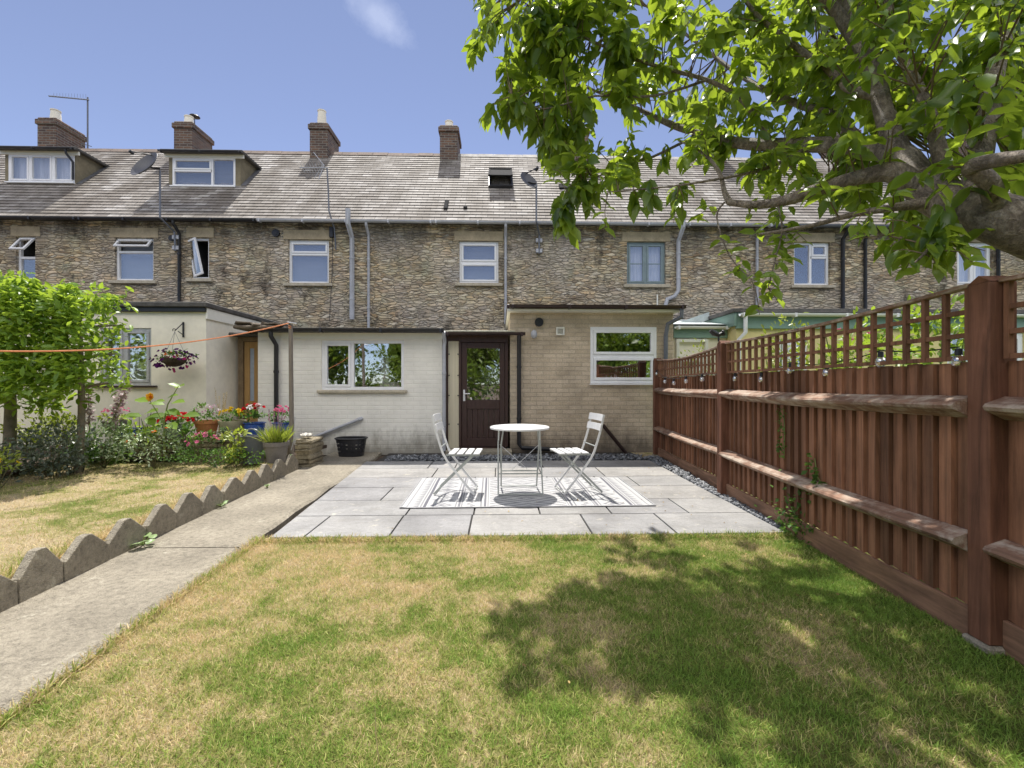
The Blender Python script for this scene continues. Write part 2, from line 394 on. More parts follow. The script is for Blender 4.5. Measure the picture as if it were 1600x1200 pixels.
def m_wood(name, col, axis='z', worn=None, rough=.75, wornf=(.55, .7)):
    m, nt, b, pos = newmat(name)
    st = {'z': (22, 22, 1.6), 'y': (22, 1.6, 22), 'x': (1.6, 22, 22)}[axis]
    g = noise(nt, scaled(nt, pos, st), 1.0, 6, .65, .6); n1 = noise(nt, pos, 5.0, 4, .6)
    # board to board difference
    cell = nd(nt, 'TexVoronoi', {'Vector': scaled(nt, pos, (.0, 9.0, 0)), 'Scale': 1.0}).outputs['Color']
    cb = nd(nt, 'SeparateColor', {0: cell}).outputs[0]
    c = ramp(nt, g, [(.28, [x * .5 for x in col]), (.5, col), (.72, [x * 1.5 for x in col])])
    if axis == 'z':
        tt = nd(nt, 'Attribute', attribute_name='tint').outputs['Fac']; c = mixc(nt, .8, c, ramp(nt, tt, [(0, .85), (.01, .5), (1, 1.5)]), 'MULTIPLY')
    c = mixc(nt, .5, c, ramp(nt, n1, [(.3, .65), (.7, 1.25)]), 'MULTIPLY')
    if worn:
        w = mth(nt, 'ADD', mth(nt, 'MULTIPLY', noise(nt, scaled(nt, pos, st), .6, 5, .7), .5), mth(nt, 'MULTIPLY', noise(nt, pos, 9, 5, .7), .5))
        c = mixc(nt, ramp(nt, w, [(wornf[0], 0), (wornf[1], 1)]), c, worn)
    base(nt, b, c); b.inputs['Roughness'].default_value = rough; b.inputs['Specular IOR Level'].default_value = .3
    bump(nt, b, g, .004)
    return m
def m_bark():
    m, nt, b, pos = newmat('cherry_bark')
    v = nd(nt, 'TexCoord').outputs['Object']
    w = noise(nt, scaled(nt, pos, (9, 9, 9)), 1.0, 5, .7)
    rings = nd(nt, 'TexWave', {'Vector': pos, 'Scale': 11.0, 'Distortion': 9.0, 'Detail': 5.0, 'Detail Scale': 3.0, 'Detail Roughness': .7}, wave_type='BANDS', bands_direction='X').outputs['Fac']
    lent = noise(nt, scaled(nt, pos, (60, 14, 14)), 1.0, 4, .7)
    c = ramp(nt, mth(nt, 'ADD', mth(nt, 'MULTIPLY', w, .6), mth(nt, 'MULTIPLY', noise(nt, pos, 55, 5, .75), .4)), [(.35, (.09, .068, .05)), (.5, (.22, .175, .13)), (.64, (.38, .33, .27))])
    c = mixc(nt, .55, c, ramp(nt, rings, [(.0, .55), (.4, 1), (1, 1.1)]), 'MULTIPLY')
    c = mixc(nt, .6, c, ramp(nt, lent, [(.35, .5), (.5, 1), (.68, 1.35)]), 'MULTIPLY')
    base(nt, b, c); b.inputs['Roughness'].default_value = .7
    bump(nt, b, mth(nt, 'ADD', mth(nt, 'MULTIPLY', rings, .5), mth(nt, 'ADD', w, lent)), .012)
    return m
def m_glass(name='window_glass', fac=.32, tint=(1, 1, 1)):
    m, nt, b, pos = newmat(name); nt.nodes.remove(b)
    n = noise(nt, pos, 1.6, 2, .5)
    bp = nd(nt, 'Bump', {'Height': n, 'Distance': .006, 'Strength': .5})
    g = nd(nt, 'BsdfGlossy', {'Color': (1, 1, 1, 1), 'Roughness': .015, 'Normal': bp.outputs[0]})
    t = nd(nt, 'BsdfTransparent', {'Color': c4(tint)})
    mx = nd(nt, 'MixShader', {0: fac, 1: t.outputs[0], 2: g.outputs[0]})
    nt.links.new(mx.outputs[0], nt.nodes['Material Output'].inputs[0])
    return m
STONE = m_stone(); SLATE = m_slate()
BUFF = m_brick('buff_brick', (.68, .56, .42), (.58, .47, .34), (.54, .45, .34), dirt=(.07, .055, .045, .75), bd=.004)
CHIM = m_brick('chimney_brick', (.22, .13, .09), (.1, .07, .065), (.26, .235, .2), ms=.014)
CREAMB = m_brick('cream_painted_brick', (0, 0, 0), (0, 0, 0), (0, 0, 0), paint=(.86, .83, .76), dirt=(.16, .14, .1, .7), bd=.0025)
CREAMR = mottle('cream_render', (.84, .79, .67), .12, 1.6, .85, .003)
YELR = mottle('yellow_render', (.72, .62, .3), .08, 2, .85, .003)
UPVC = mottle('white_upvc', (.82, .82, .84), .05, 3, .35, 0)
UPVCW = mottle('cream_upvc', (.78, .77, .7), .05, 3, .4, 0)
GREYFR = mottle('grey_blue_paint', (.2, .26, .28), .15, 6, .5, .001)
SAGE = mottle('sage_green_paint', (.2, .31, .26), .08, 3, .5, .001)
MATTB = mottle('matt_black', (.02, .02, .022), .2, 8, .9, .001, spec=.1)
BLACKP = mottle('black_plastic', (.02, .02, .024), .3, 8, .4, .0005)
GREYP = mottle('grey_plastic', (.42, .43, .47), .15, 5, .45, .0005)
DGREYP = mottle('dark_grey_plastic', (.14, .15, .18), .2, 5, .45, .0005)
BROWNP = mottle('brown_plastic', (.035, .018, .016), .3, 5, .4, .0005)
LINT = mottle('stone_lintel', (.44, .36, .24), .25, 4, .9, .004)
SILLM = mottle('stone_sill', (.45, .40, .31), .3, 6, .9, .004)
LEAD = mottle('lead_flashing', (.12, .12, .13), .3, 6, .6, .002)
FELT = mottle('roof_felt', (.085, .08, .075), .4, 7, .9, .004)
DARKIN = mottle('dark_room', (.07, .068, .065), .2, 2, .9, 0)
BLIND = mottle('grey_blind', (.15, .165, .19), .12, 2, .8, 0, stretch=(.3, .3, 10))
CURT = mottle('white_curtain', (.62, .63, .68), .3, 1.2, .9, .01, stretch=(12, 12, .6))
GLASS = m_glass(fac=.2); GLASSK = m_glass('kitchen_glass', .34)
PINEF = mottle('pine_timber', (.42, .25, .09), .2, 10, .6, .002, stretch=(8, 8, .7))
MAHOG = mottle('dark_stained_timber', (.045, .02, .016), .35, 6, .45, .001, stretch=(8, 8, .7))
POLY = mottle('clear_polycarbonate', (.74, .68, .53), .12, 1, .3, .004, stretch=(30, 30, .2))
WHITEM = mottle('white_painted_metal', (.7, .7, .7), .06, 9, .4, .0003)
GALV = mottle('light_grey_metal', (.5, .5, .52), .15, 12, .4, .0003, metal=.4)
LEGM = mottle('grey_green_metal', (.36, .38, .36), .12, 12, .45, .0003)
PAVE = m_concrete('porcelain_paving', (.34, .335, .33), .2, .0015)
def slab_tint():
    nt = PAVE.node_tree; b = nt.nodes['Principled BSDF']; c = b.inputs['Base Color'].links[0].from_socket
    t = nd(nt, 'Attribute', attribute_name='tint').outputs['Fac']; pos = nt.nodes.new('ShaderNodeNewGeometry').outputs['Position']
    c = mixc(nt, 1.0, c, ramp(nt, t, [(0, (.9, .9, .92)), (.5, (1, 1, 1)), (1, (1.07, 1.05, 1.02))]), 'MULTIPLY')
    v = nd(nt, 'VectorMath', {0: pos, 1: nd(nt, 'CombineXYZ', {0: mth(nt, 'MULTIPLY', t, 9.0), 1: t, 2: 0.0}).outputs[0]}, operation='ADD').outputs[0]
    n = nd(nt, 'TexNoise', {'Vector': scaled(nt, v, (1.2, 6, 1)), 'Scale': 1.6, 'Detail': 6.0, 'Distortion': 1.8}).outputs[0]
    c = mixc(nt, .5, c, ramp(nt, n, [(.3, (.86, .84, .8)), (.46, (1, 1, 1)), (.485, (.8, .79, .76)), (.51, (1, 1, 1)), (.7, (1.06, 1.06, 1.05))]), 'MULTIPLY')
    st = noise(nt, pos, 3.1, 6, .75); c = mixc(nt, ramp(nt, st, [(.6, 0), (.75, .35)]), c, (.22, .2, .16))
    nt.links.new(c, b.inputs['Base Color'])
slab_tint()
JOINT = mottle('dark_joint', (.035, .032, .03), .5, 12, .95, .004)
PATHM = m_concrete('path_concrete', (.37, .33, .26), .62, .012)
EDGEM = m_concrete('edging_concrete', (.36, .32, .25), .6, .008)
SOIL = mottle('soil', (.09, .06, .04), .5, 14, .95, .02)
LAWN = m_ground('lawn_ground', 'right'); LAWNL = m_ground('left_lawn_ground', 'left')
BLADE = m_ground('grass_blades', 'right'); BLADEL = m_ground('grass_blades_dry', 'left')
FWG = m_wood('gravel_board_stain', (.24, .135, .085), 'y')
FW = m_wood('fence_stain', (.25, .12, .068), 'z', worn=(.23, .15, .1), wornf=(.58, .8))
FWR = m_wood('fence_rail_stain', (.24, .14, .095), 'y', worn=(.5, .42, .34), wornf=(.47, .62))
FWP = m_wood('fence_post_stain', (.19, .085, .052), 'z', worn=(.2, .12, .08), wornf=(.6, .8))
BARK = m_bark()
LEAFM = m_leaf('cherry_leaf', (.016, .042, .016), (.12, .2, .03), (.5, .66, .05), .4, .34, .5)
HEDGEM = m_leaf('beech_leaf', (.05, .12, .02), (.24, .38, .05), (.46, .62, .06), .4, .4, .4)
GREENM = m_leaf('garden_leaf', (.03, .08, .02), (.13, .24, .05), (.2, .36, .05), .3, .6, .25)
GREYL = m_leaf('grey_green_leaf', (.05, .07, .045), (.15, .18, .13), (.1, .14, .06), .2)
LIMEM = m_leaf('lime_leaf', (.16, .24, .03), (.42, .45, .08), (.4, .5, .05), .35)
VARIEG = m_leaf('variegated_leaf', (.04, .11, .02), (.55, .62, .4), (.2, .32, .08), .25)
FARM = m_leaf('far_tree_leaf', (.03, .06, .012), (.16, .24, .03), (.24, .34, .04), .35)
def petal(n, c): return m_leaf('petal_' + n, [x * .65 for x in c], c, c, .3, .8, .1)
RED = petal('red', (.62, .02, .03)); WHT = petal('white', (.85, .82, .8)); YEL = petal('yellow', (.75, .55, .03)); PNK = petal('pink', (.75, .2, .35))
PUR = petal('purple', (.13, .02, .16)); ORG = petal('orange', (.8, .2, .02)); YEL2 = petal('golden', (.8, .42, .03)); LPK = petal('pale_pink', (.65, .4, .5)); MAG = petal('magenta', (.5, .04, .2))
TERRA = mottle('terracotta', (.42, .17, .07), .2, 8, .85, .002); BLUEG = mottle('blue_glaze', (.03, .08, .32), .2, 5, .2, 0)
STPOT = mottle('stone_pot', (.33, .3, .2), .25, 10, .85, .002); GRPOT = mottle('grey_brown_pot', (.16, .145, .13), .25, 8, .8, .002)
SLCH = m_leaf('slate_chip', (.05, .055, .065), (.33, .34, .36), (0, 0, 0), 0, .6)

# ================================================================ GROUND
def sheet(mb, pts, z=None):
    mb.add([(p[0], p[1], p[2] if z is None else z) for p in pts], [tuple(range(len(pts)))])
def grid_sheet(name, x0, x1, y0, y1, nx, ny, zf, m, keep=None):
    mb = MB(); idx = {}
    for j in range(ny + 1):
        for i in range(nx + 1):
            x = x0 + (x1 - x0) * i / nx; y = y0 + (y1 - y0) * j / ny
            idx[i, j] = len(mb.v); mb.v.append((x, y, zf(x, y)))
    for j in range(ny):
        for i in range(nx):
            mb.f.append([idx[i, j], idx[i + 1, j], idx[i + 1, j + 1], idx[i, j + 1]]); mb.m.append(0)
    return mb.build(name, m, smooth=True, fix=False)
far = MB(); sheet(far, [(-900, -900, -.03), (900, -900, -.03), (900, 900, -.03), (-900, 900, -.03)])
props(far.build('ground', SOIL), kind='structure')
pl0, pl1 = G(0, 968), G(470, 735)                     # path: left edge and right edge
pr0, pr1 = G(0, 1130), G(578, 722)
def line_at(a, b, y): t = (y - a.y) / (b.y - a.y); return a.x + (b.x - a.x) * t
PL = lambda y: line_at(pl0, pl1, y)
PR = lambda y: line_at(pr0, pr1, y)
fA, fB, fC = G(1020, 712), G(1120, 774), G(1510, 1000)    # fence posts (garden side)
FX = lambda y: line_at(fA, fC, y)
YB = 7.9
lawn = MB(); ys = [-14, -6, -2, 0, 1, 2, 3, 3.6]
for a, b_ in zip(ys[:-1], ys[1:]):
    sheet(lawn, [(PR(max(a, -2)) - .03, a, 0), (6.5, a, 0), (6.5, b_, 0), (PR(max(b_, -2)) - .03, b_, 0)])
props(lawn.build('lawn', LAWN), kind='structure')
# left lawn, a little higher, held by the edging blocks
ZL = .13
def zleft(x, y): return ZL + .03 * math.sin(x * 1.3 + 1) * math.sin(y * .9) + max(0, (PL(y) - .15 - x)) * .012
mb = MB(); n = 26
rows = []
for j in range(n + 1):
    y = -6 + 13.2 * j / n; r = []
    for i in range(17):
        x = (PL(max(y, -1)) - .05) + (-11 - PL(max(y, -1))) * (i / 16) ** 1.4
        z = zleft(x, y) if i > 0 else ZL - .02
        r.append(len(mb.v)); mb.v.append((x, y, z))
    rows.append(r)
for j in range(n):
    for i in range(16): mb.f.append([rows[j][i], rows[j + 1][i], rows[j + 1][i + 1], rows[j][i + 1]]); mb.m.append(0)
props(mb.build('lawn_bank', LAWNL, smooth=True), kind='structure')
# neighbour ground to the right of the fence and behind
mb = MB(); sheet(mb, [(2.3, 3.6, .004), (16, 3.6, .004), (16, 9, .004), (2.3, 9, .004)]); sheet(mb, [(6.5, -14, .0), (16, -14, .0), (16, 3.6, .0), (6.5, 3.6, .0)])
props(mb.build('neighbour_lawn', LAWN), kind='structure')
# path
def slabpath():
    mb = MB(); top = .035
    cuts = [-3.2, -1.6, .3, G(230, 864).y, 6.6, YB - .02]
    for a, b_ in zip(cuts[:-1], cuts[1:]):
        a2, b2 = a + .006, b_ - .006; k = 14
        for q in range(k):
            u, w = a2 + (b2 - a2) * q / k, a2 + (b2 - a2) * (q + 1) / k
            j = lambda t: .012 * math.sin(t * 7.1) + .008 * math.sin(t * 19.3)
            lu, lw, ru, rw = PL(u), PL(w), PR(u) + j(u), PR(w) + j(w)
            mb.quad((lu, u, top), (ru - .03, u, top), (rw - .03, w, top), (lw, w, top))
            mb.quad((ru - .03, u, top), (ru, u, top - .018), (rw, w, top - .018), (rw - .03, w, top))
            mb.quad((ru, u, top - .018), (ru, u, -.05), (rw, w, -.05), (rw, w, top - .018))
        for t in (a2, b2): mb.quad((PL(t), t, top), (PR(t), t, top - .01), (PR(t), t, -.05), (PL(t), t, -.05))
    return props(mb.build('path', PATHM), kind='structure')
slabpath()
# patio: porcelain slabs on a dark bed
PY0, PY1 = 3.53, 6.95
pe0, pe1 = G(428, 840), G(574, 722.5); qe0, qe1 = G(1212, 829), G(1016, 722.5)
EL = lambda y: line_at(pe0, pe1, y); ER = lambda y: line_at(qe0, qe1, y)
def patio():
    mb = MB(); ed = 3.60
    mb.quad((EL(PY0) + .01, PY0 + .01, .012), (ER(PY0) - .01, PY0 + .01, .012), (ER(PY1) - .01, PY1 - .01, .012), (EL(PY1) + .01, PY1 - .01, .012))
    mb.mat(1)
    o = .1
    rows = [(PY0, 4.09, [-1.5, -.85, -.24, .73, 1.40]), (4.09, 4.62, [-.84, -.23, .37, 1.02, 1.73]), (4.62, 5.2, [-1.2, -.6, .3, .9, 1.5]),
            (5.2, 5.75, [-.9, -.3, .6, 1.2, 1.62]), (5.75, 6.36, [-.85, -.05, .55, 1.35]), (6.36, PY1, [-1.0, -.62, .02, .62, 1.25])]
    rr = random.Random(3); g = .007; tints = [0.5]
    for y0, y1, js in rows:
        xs = [None] + js + [None]
        for a, b_ in zip(xs[:-1], xs[1:]):
            def xx(v, y, s): return (EL(y) if s < 0 else ER(y)) if v is None else v
            ya, yb = y0 + g, y1 - g; ga = g if a is not None else 0; gb = g if b_ is not None else 0
            p = [(xx(a, ya, -1) + ga, ya), (xx(b_, ya, 1) - gb, ya), (xx(b_, yb, 1) - gb, yb), (xx(a, yb, -1) + ga, yb)]
            z = .028 + rr.uniform(-.001, .001); tints += [rr.random()] * 9
            vs = [(q[0], q[1], -.01) for q in p] + [(q[0], q[1], z - .003) for q in p]
            cx = sum(q[0] for q in p) / 4; cy = sum(q[1] for q in p) / 4
            vs += [(q[0] + (.003 if q[0] < cx else -.003), q[1] + (.003 if q[1] < cy else -.003), z) for q in p]
            mb.add(vs, [(8, 9, 10, 11)] + [(i, (i + 1) % 4, 4 + (i + 1) % 4, 4 + i) for i in range(4)] + [(4 + i, 4 + (i + 1) % 4, 8 + (i + 1) % 4, 8 + i) for i in range(4)])
    o = mb.build('patio', [JOINT, PAVE]); a_ = o.data.attributes.new('tint', 'FLOAT', 'FACE'); a_.data.foreach_set('value', tints)
    return props(o, kind='structure')
patio()
mb = MB(); sheet(mb, [(-1.9, PY1 - .05, .002), (3.2, PY1 - .05, .002), (3.2, YB + .1, .002), (-1.9, YB + .1, .002)])
sheet(mb, [(ER(3.45) - .05, 3.45, .003), (FX(3.45) + .1, 3.45, .003), (FX(7) + .3, 6.9, .003), (ER(6.9) - .05, 6.9, .003)])
props(mb.build('gravel_bed', JOINT), kind='structure')
def slate_chips():
    v, f = ico(); pts = []
    n = 2600; y = RNG.uniform(PY1 + .02, 7.45, n); x = RNG.uniform(-1.75, 2.3, n); pts.append(np.stack([x, y, RNG.uniform(.01, .05, n)], 1))
    n = 2300; y = RNG.uniform(3.6, 7.3, n); u = RNG.uniform(0, 1, n)
    x = np.array([ER(t) + .02 + (FX(t) - ER(t) + .0) * s for t, s in zip(y, u)]); pts.append(np.stack([x, y, RNG.uniform(.005, .035, n)], 1))
    p = np.concatenate(pts); n = len(p)
    rot = frames(RNG.normal(size=(n, 3)) * [1, 1, .35], RNG.normal(size=(n, 3)) * [.35, .35, 1])
    s = RNG.uniform(.012, .032, (n, 1)) * np.stack([RNG.uniform(.8, 1.6, n), RNG.uniform(.6, 1.1, n), RNG.uniform(.25, .6, n)], 1)
    V, T = scatter(v, f, p, rot, s)
    o = npmesh('slate_chippings', V, T, SLCH, np.repeat(RNG.uniform(0, 1, n) ** 1.5, 20), smooth=False)
    props(o, kind='stuff')
slate_chips()
# grass blades
def blades(name, n, fx, m, h=(.012, .034), parent=None):
    p = fx(n); n = len(p)
    d = RNG.normal(size=(n, 3)) * [.55, .55, .15] + [0, 0, .75]; rot = frames(d)
    s = RNG.uniform(h[0], h[1], n)
    tv = [(0, .045, 0), (0, -.045, 0), (.55, .035, .03), (.55, -.035, .03), (1, 0, -.12)]
    tf = [(0, 1, 2), (1, 3, 2), (2, 3, 4)]
    V, T = scatter(tv, tf, p, rot, s)
    return props(npmesh(name, V, T, m, np.repeat(RNG.uniform(0, 1, n), 3)), kind='stuff')
def lawn_pts(n):
    y = .9 + (3.56 - .9) * RNG.uniform(0, 1, n); 
    xl = np.array([PR(t) for t in y]) + .0; xr = np.array([FX(t) for t in y]) + .1
    x = xl + (np.minimum(xr, 3.2) - xl) * RNG.uniform(0, 1, n)
    k = np.abs(x) < 1.25 * y + .3
    x, y = x[k], y[k]
    k = (np.sin(x * 5.1 + 2 * np.sin(y * 3.3)) * np.sin(y * 6.7 + np.sin(x * 4.1)) > RNG.uniform(-2.2, .5, len(x))) | (RNG.uniform(0, 1, len(x)) < .55)
    return np.stack([x[k], y[k], np.zeros(k.sum())], 1)
blades('grass', 300000, lawn_pts, BLADE)
def edge_pts(n):
    t = RNG.uniform(0, 1, n); q = n // 3
    x = -1.9 + 4.4 * t; y = 3.5 + RNG.normal(0, .02, n)
    y[:q] = RNG.uniform(.9, 3.5, q); x[:q] = np.array([PR(v) for v in y[:q]]) + RNG.normal(.01, .015, q)
    return np.stack([x, y, np.zeros(n)], 1)
blades('edge_grass', 9000, edge_pts, BLADE, (.03, .07))
def left_pts(n):
    y = 1.6 + 4.6 * RNG.uniform(0, 1, n) ; x0 = np.array([PL(t) for t in y]) - .04
    x = x0 - RNG.uniform(0, 1, n) ** 1.3 * 5.0
    k = np.abs(x) < 1.2 * y + .3; x, y = x[k], y[k]
    return np.stack([x, y, np.array([zleft(a, b) for a, b in zip(x, y)])], 1)
blades('dry_grass', 60000, left_pts, BLADEL, (.014, .04))
def lefte_pts(n):
    y = RNG.uniform(1.6, 6, n); x = np.array([PL(t) for t in y]) - .07 - np.abs(RNG.normal(0, .07, n))
    return np.stack([x, y, np.full(n, ZL)], 1)
blades('verge_grass', 12000, lefte_pts, BLADE, (.03, .09))

# ================================================================ WINDOWS, WALLS
def wall(mb, x0, x1, z0, z1, Y, ops, rev=.11, room=1.1, inner=1):
    """front face at Y with real openings (x0,x1,z0,z1), reveals and a dark room behind each"""
    xs = sorted({x0, x1, *[o[0] for o in ops], *[o[1] for o in ops]}); zs = sorted({z0, z1, *[o[2] for o in ops], *[o[3] for o in ops]})
    for a, b_ in zip(xs[:-1], xs[1:]):
        for c, d in zip(zs[:-1], zs[1:]):
            mx, mz = (a + b_) / 2, (c + d) / 2
            if any(o[0] < mx < o[1] and o[2] < mz < o[3] for o in ops): continue
            mb.quad((a, Y, c), (b_, Y, c), (b_, Y, d), (a, Y, d))
    k0 = mb.k
    for a, b_, c, d in ops:
        for y0, y1, k in ((Y, Y + rev, k0), (Y + rev, Y + rev + room, inner)):
            mb.k = k
            mb.quad((a, y0, c), (a, y1, c), (a, y1, d), (a, y0, d)); mb.quad((b_, y0, c), (b_, y1, c), (b_, y1, d), (b_, y0, d))
            mb.quad((a, y0, c), (b_, y0, c), (b_, y1, c), (a, y1, c)); mb.quad((a, y0, d), (b_, y0, d), (b_, y1, d), (a, y1, d))
        mb.k = inner; y1 = Y + rev + room; mb.quad((a, y1, c), (b_, y1, c), (b_, y1, d), (a, y1, d)); mb.k = k0
def ring(mb, x0, x1, z0, z1, y0, y1, w, wb=None):
    wb = wb or w
    mb.box(x0, x1, y0, y1, z0, z0 + wb, .004); mb.box(x0, x1, y0, y1, z1 - w, z1, .004)
    mb.box(x0, x0 + w, y0, y1, z0 + wb, z1 - w, .004); mb.box(x1 - w, x1, y0, y1, z0 + wb, z1 - w, .004)
def window(parent, x0, x1, z0, z1, Y, lights, m=None, w=.05, glass=None, sill=None, lintel=None, back=None, label=None, bars=0):
    """lights: list of (fx0,fx1,fz0,fz1, kind) fractions; kind fixed / sash / top (open, hinged at its head) / side"""
    m = m or UPVC; glass = glass or GLASS; fr = MB(); pn = MB()
    ring(fr, x0, x1, z0, z1, Y, Y + .07, w)
    sashes = []
    ix0, ix1, iz0, iz1 = x0 + w, x1 - w, z0 + w, z1 - w
    for (a, b_, c, d, kind) in lights:
        lx0 = ix0 + (ix1 - ix0) * a; lx1 = ix0 + (ix1 - ix0) * b_; lz0 = iz0 + (iz1 - iz0) * c; lz1 = iz0 + (iz1 - iz0) * d
        if b_ < 1: fr.box(lx1 - w / 2, lx1 + w / 2, Y + .003, Y + .067, lz0, lz1)
        if d < 1: fr.box(lx0, lx1, Y + .003, Y + .066, lz1 - w / 2, lz1 + w / 2)
        e = w / 2; gx0 = lx0 + (e if a > 0 else 0); gx1 = lx1 - (e if b_ < 1 else 0); gz0 = lz0 + (e if c > 0 else 0); gz1 = lz1 - (e if d < 1 else 0)
        if kind == 'fixed': pn.box(gx0, gx1, Y + .03, Y + .04, gz0, gz1)
        elif kind == 'sash':
            ring(fr, gx0 + .001, gx1 - .001, gz0 + .001, gz1 - .001, Y - .012, Y + .05, w * .85)
            q = w * .85; pn.box(gx0 + q, gx1 - q, Y + .015, Y + .025, gz0 + q, gz1 - q)
        else:
            sashes.append((kind, gx0, gx1, gz0, gz1))
        for k in range(bars): 
            zz = gz0 + (gz1 - gz0) * (k + 1) / (bars + 1); fr.box(gx0 + w * .8, gx1 - w * .8, Y + .012, Y + .045, zz - .012, zz + .012)
    o = fr.build('window', m, parent)
    if label: o['label'] = label
    pn.build('pane', glass, o)
    for kind, gx0, gx1, gz0, gz1 in sashes:
        sb = MB(); gb = MB(); ww, hh = gx1 - gx0, gz1 - gz0
        if kind == 'top':
            M_ = Matrix.Translation((gx0, Y, gz1)) @ Matrix.Rotation(R(-38), 4, 'X'); zz = (-hh, 0); xx = (0, ww)
        else:
            M_ = Matrix.Translation((gx0, Y, gz0)) @ Matrix.Rotation(R(-12), 4, 'Y') @ Matrix.Rotation(R(-22), 4, 'Z'); zz = (0, hh); xx = (0, ww)
        t = w * .85
        for b0 in ((xx[0], xx[1], zz[0], zz[0] + t), (xx[0], xx[1], zz[1] - t, zz[1]), (xx[0], xx[0] + t, zz[0] + t, zz[1] - t), (xx[1] - t, xx[1], zz[0] + t, zz[1] - t)):
            sb.box(b0[0], b0[1], -.04, .0, b0[2], b0[3], .003, M_)
        gb.box(xx[0] + t, xx[1] - t, -.025, -.015, zz[0] + t, zz[1] - t, 0, M_)
        s = MB(); s.v = sb.v + gb.v; s.f = sb.f + [[i + len(sb.v) for i in f] for f in gb.f]; s.m = [0] * len(sb.f) + [1] * len(gb.f)
        s.build('sash', [m, glass], o)['label'] = 'casement standing open'
    if sill:
        sm, ov, th, pr = sill; s = MB(); s.box(x0 - ov, x1 + ov, Y - pr, Y - .002, z0 - th, z0 - .003, .008); s.build('sill', sm, o)
    if lintel:
        lm, ov, th, pr = lintel; s = MB(); s.box(x0 - ov, x1 + ov, Y - pr, Y - .02, z1 + .003, z1 + th, .008); s.build('lintel', lm, o)
    if back:
        s = MB(); nx = 24
        for i in range(nx):
            a = x0 + .01 + (x1 - x0 - .02) * i / nx; b_ = x0 + .01 + (x1 - x0 - .02) * (i + 1) / nx
            wv = .018 if back[0] is CURT else 0
            s.quad((a, Y + .14 + wv * math.sin(i * 1.7), z0), (b_, Y + .14 + wv * math.sin((i + 1) * 1.7), z0), (b_, Y + .14 + wv * math.sin((i + 1) * 1.7), z1 - back[1] * 0), (a, Y + .14 + wv * math.sin(i * 1.7), z1))
        s.build('curtain' if back[0] is CURT else 'blind', back[0], o)
    return o
def px_rect(x0, x1, y0, y1, Y):
    a = P(x0, y0, Y); b_ = P(x1, y1, Y); return a.x, b_.x, b_.z, a.z
def gutter(parent, x0, x1, Y, z, m, r=.055, brackets=True, name='gutter'):
    mb = MB(); n = 8; vs = []
    for x in (x0, x1):
        for k in range(n + 1):
            a = math.pi * k / n; vs.append((x, Y - math.cos(a) * r, z - math.sin(a) * r))
        for k in range(n, -1, -1):
            a = math.pi * k / n; vs.append((x, Y - math.cos(a) * (r - .006), z - math.sin(a) * (r - .006)))
    m_ = 2 * (n + 1); mb.add(vs, [tuple(range(m_)), tuple(range(m_, 2 * m_))] + [(i, (i + 1) % m_, m_ + (i + 1) % m_, m_ + i) for i in range(m_)])
    if brackets:
        k = max(1, int((x1 - x0) / .9))
        for i in range(k + 1):
            x = x0 + .06 + (x1 - x0 - .12) * i / k
            mb.box(x - .02, x + .02, Y - r - .006, Y + r, z - r - .012, z + .004, .004)
    return mb.build(name, m, parent)
def downpipe(parent, pts, m, r=.034, name='downpipe', clips=True):
    mb = MB(); mb.tube(pts, r, 12)
    if clips:
        a, b_ = Vector(pts[0]), Vector(pts[-1]); L = abs(a.z - b_.z); k = max(1, int(L / .9))
        big = max(zip(pts[:-1], pts[1:]), key=lambda q: (Vector(q[0]) - Vector(q[1])).length); a, b_ = Vector(big[0]), Vector(big[1])
        for i in range(k):
            c = a.lerp(b_, (i + .5) / k); d = (b_ - a).normalized() * .02; mb.tube([c - d, c + d], r + .008, 12)
    return mb.build(name, m, parent, smooth=True)

# ================================================================ TERRACE
YM = 11.4; EZ = 5.2; EY = 11.18; RY = 14.4; RZ = 8.42
party = [-18.5, -14.3, -10.03, -5.83, -1.6, 2.6, 6.8, 11.0, 15.2, 19.4]
def slate_slope(mb, x0, x1, k):
    n = int(round((RY - EY) * 1.41421 / ROWH)); sl = 1 / 1.41421; s0 = 0
    for i in range(n):
        a = i * ROWH; b_ = min((i + 1) * ROWH, (RY - EY) * 1.41421)
        y0, z0 = EY + a * sl, EZ + a * sl; y1, z1 = EY + b_ * sl, EZ + b_ * sl
        t = .016
        mb.quad((x0, y0 - t * sl, z0 + t * sl), (x1, y0 - t * sl, z0 + t * sl), (x1, y1, z1), (x0, y1, z1))
        mb.quad((x0, y0 - t * sl, z0 + t * sl), (x1, y0 - t * sl, z0 + t * sl), (x1, y0, z0), (x0, y0, z0))
def Yroof(px, py): # depth where a sight line meets the roof plane z = Y - 5.98
    d = ray(px, py); t = (H + 5.98) / (d[1] - d[2]); return d[1] * t
hl = ['terraced stone cottage cut off by the left edge, its roof beside the leftmost dormer',
      'stone cottage under the left dormer with two windows reaching the picture edge',
      'stone cottage with wide white dormer and black gutter, second chimney from the left',
      'stone cottage behind the cream flat roofed extension, two grey pipes on its wall',
      'stone cottage with rooflight above the dark back door and buff brick extension',
      'stone cottage with grey blue framed casement window, partly behind the tree leaves',
      'stone cottage behind the hanging cherry twigs with white double window and black pipes',
      'stone cottage seen just above the near fence post through the leaves',
      'end stone cottage at the right edge, hidden behind thick cherry limb']
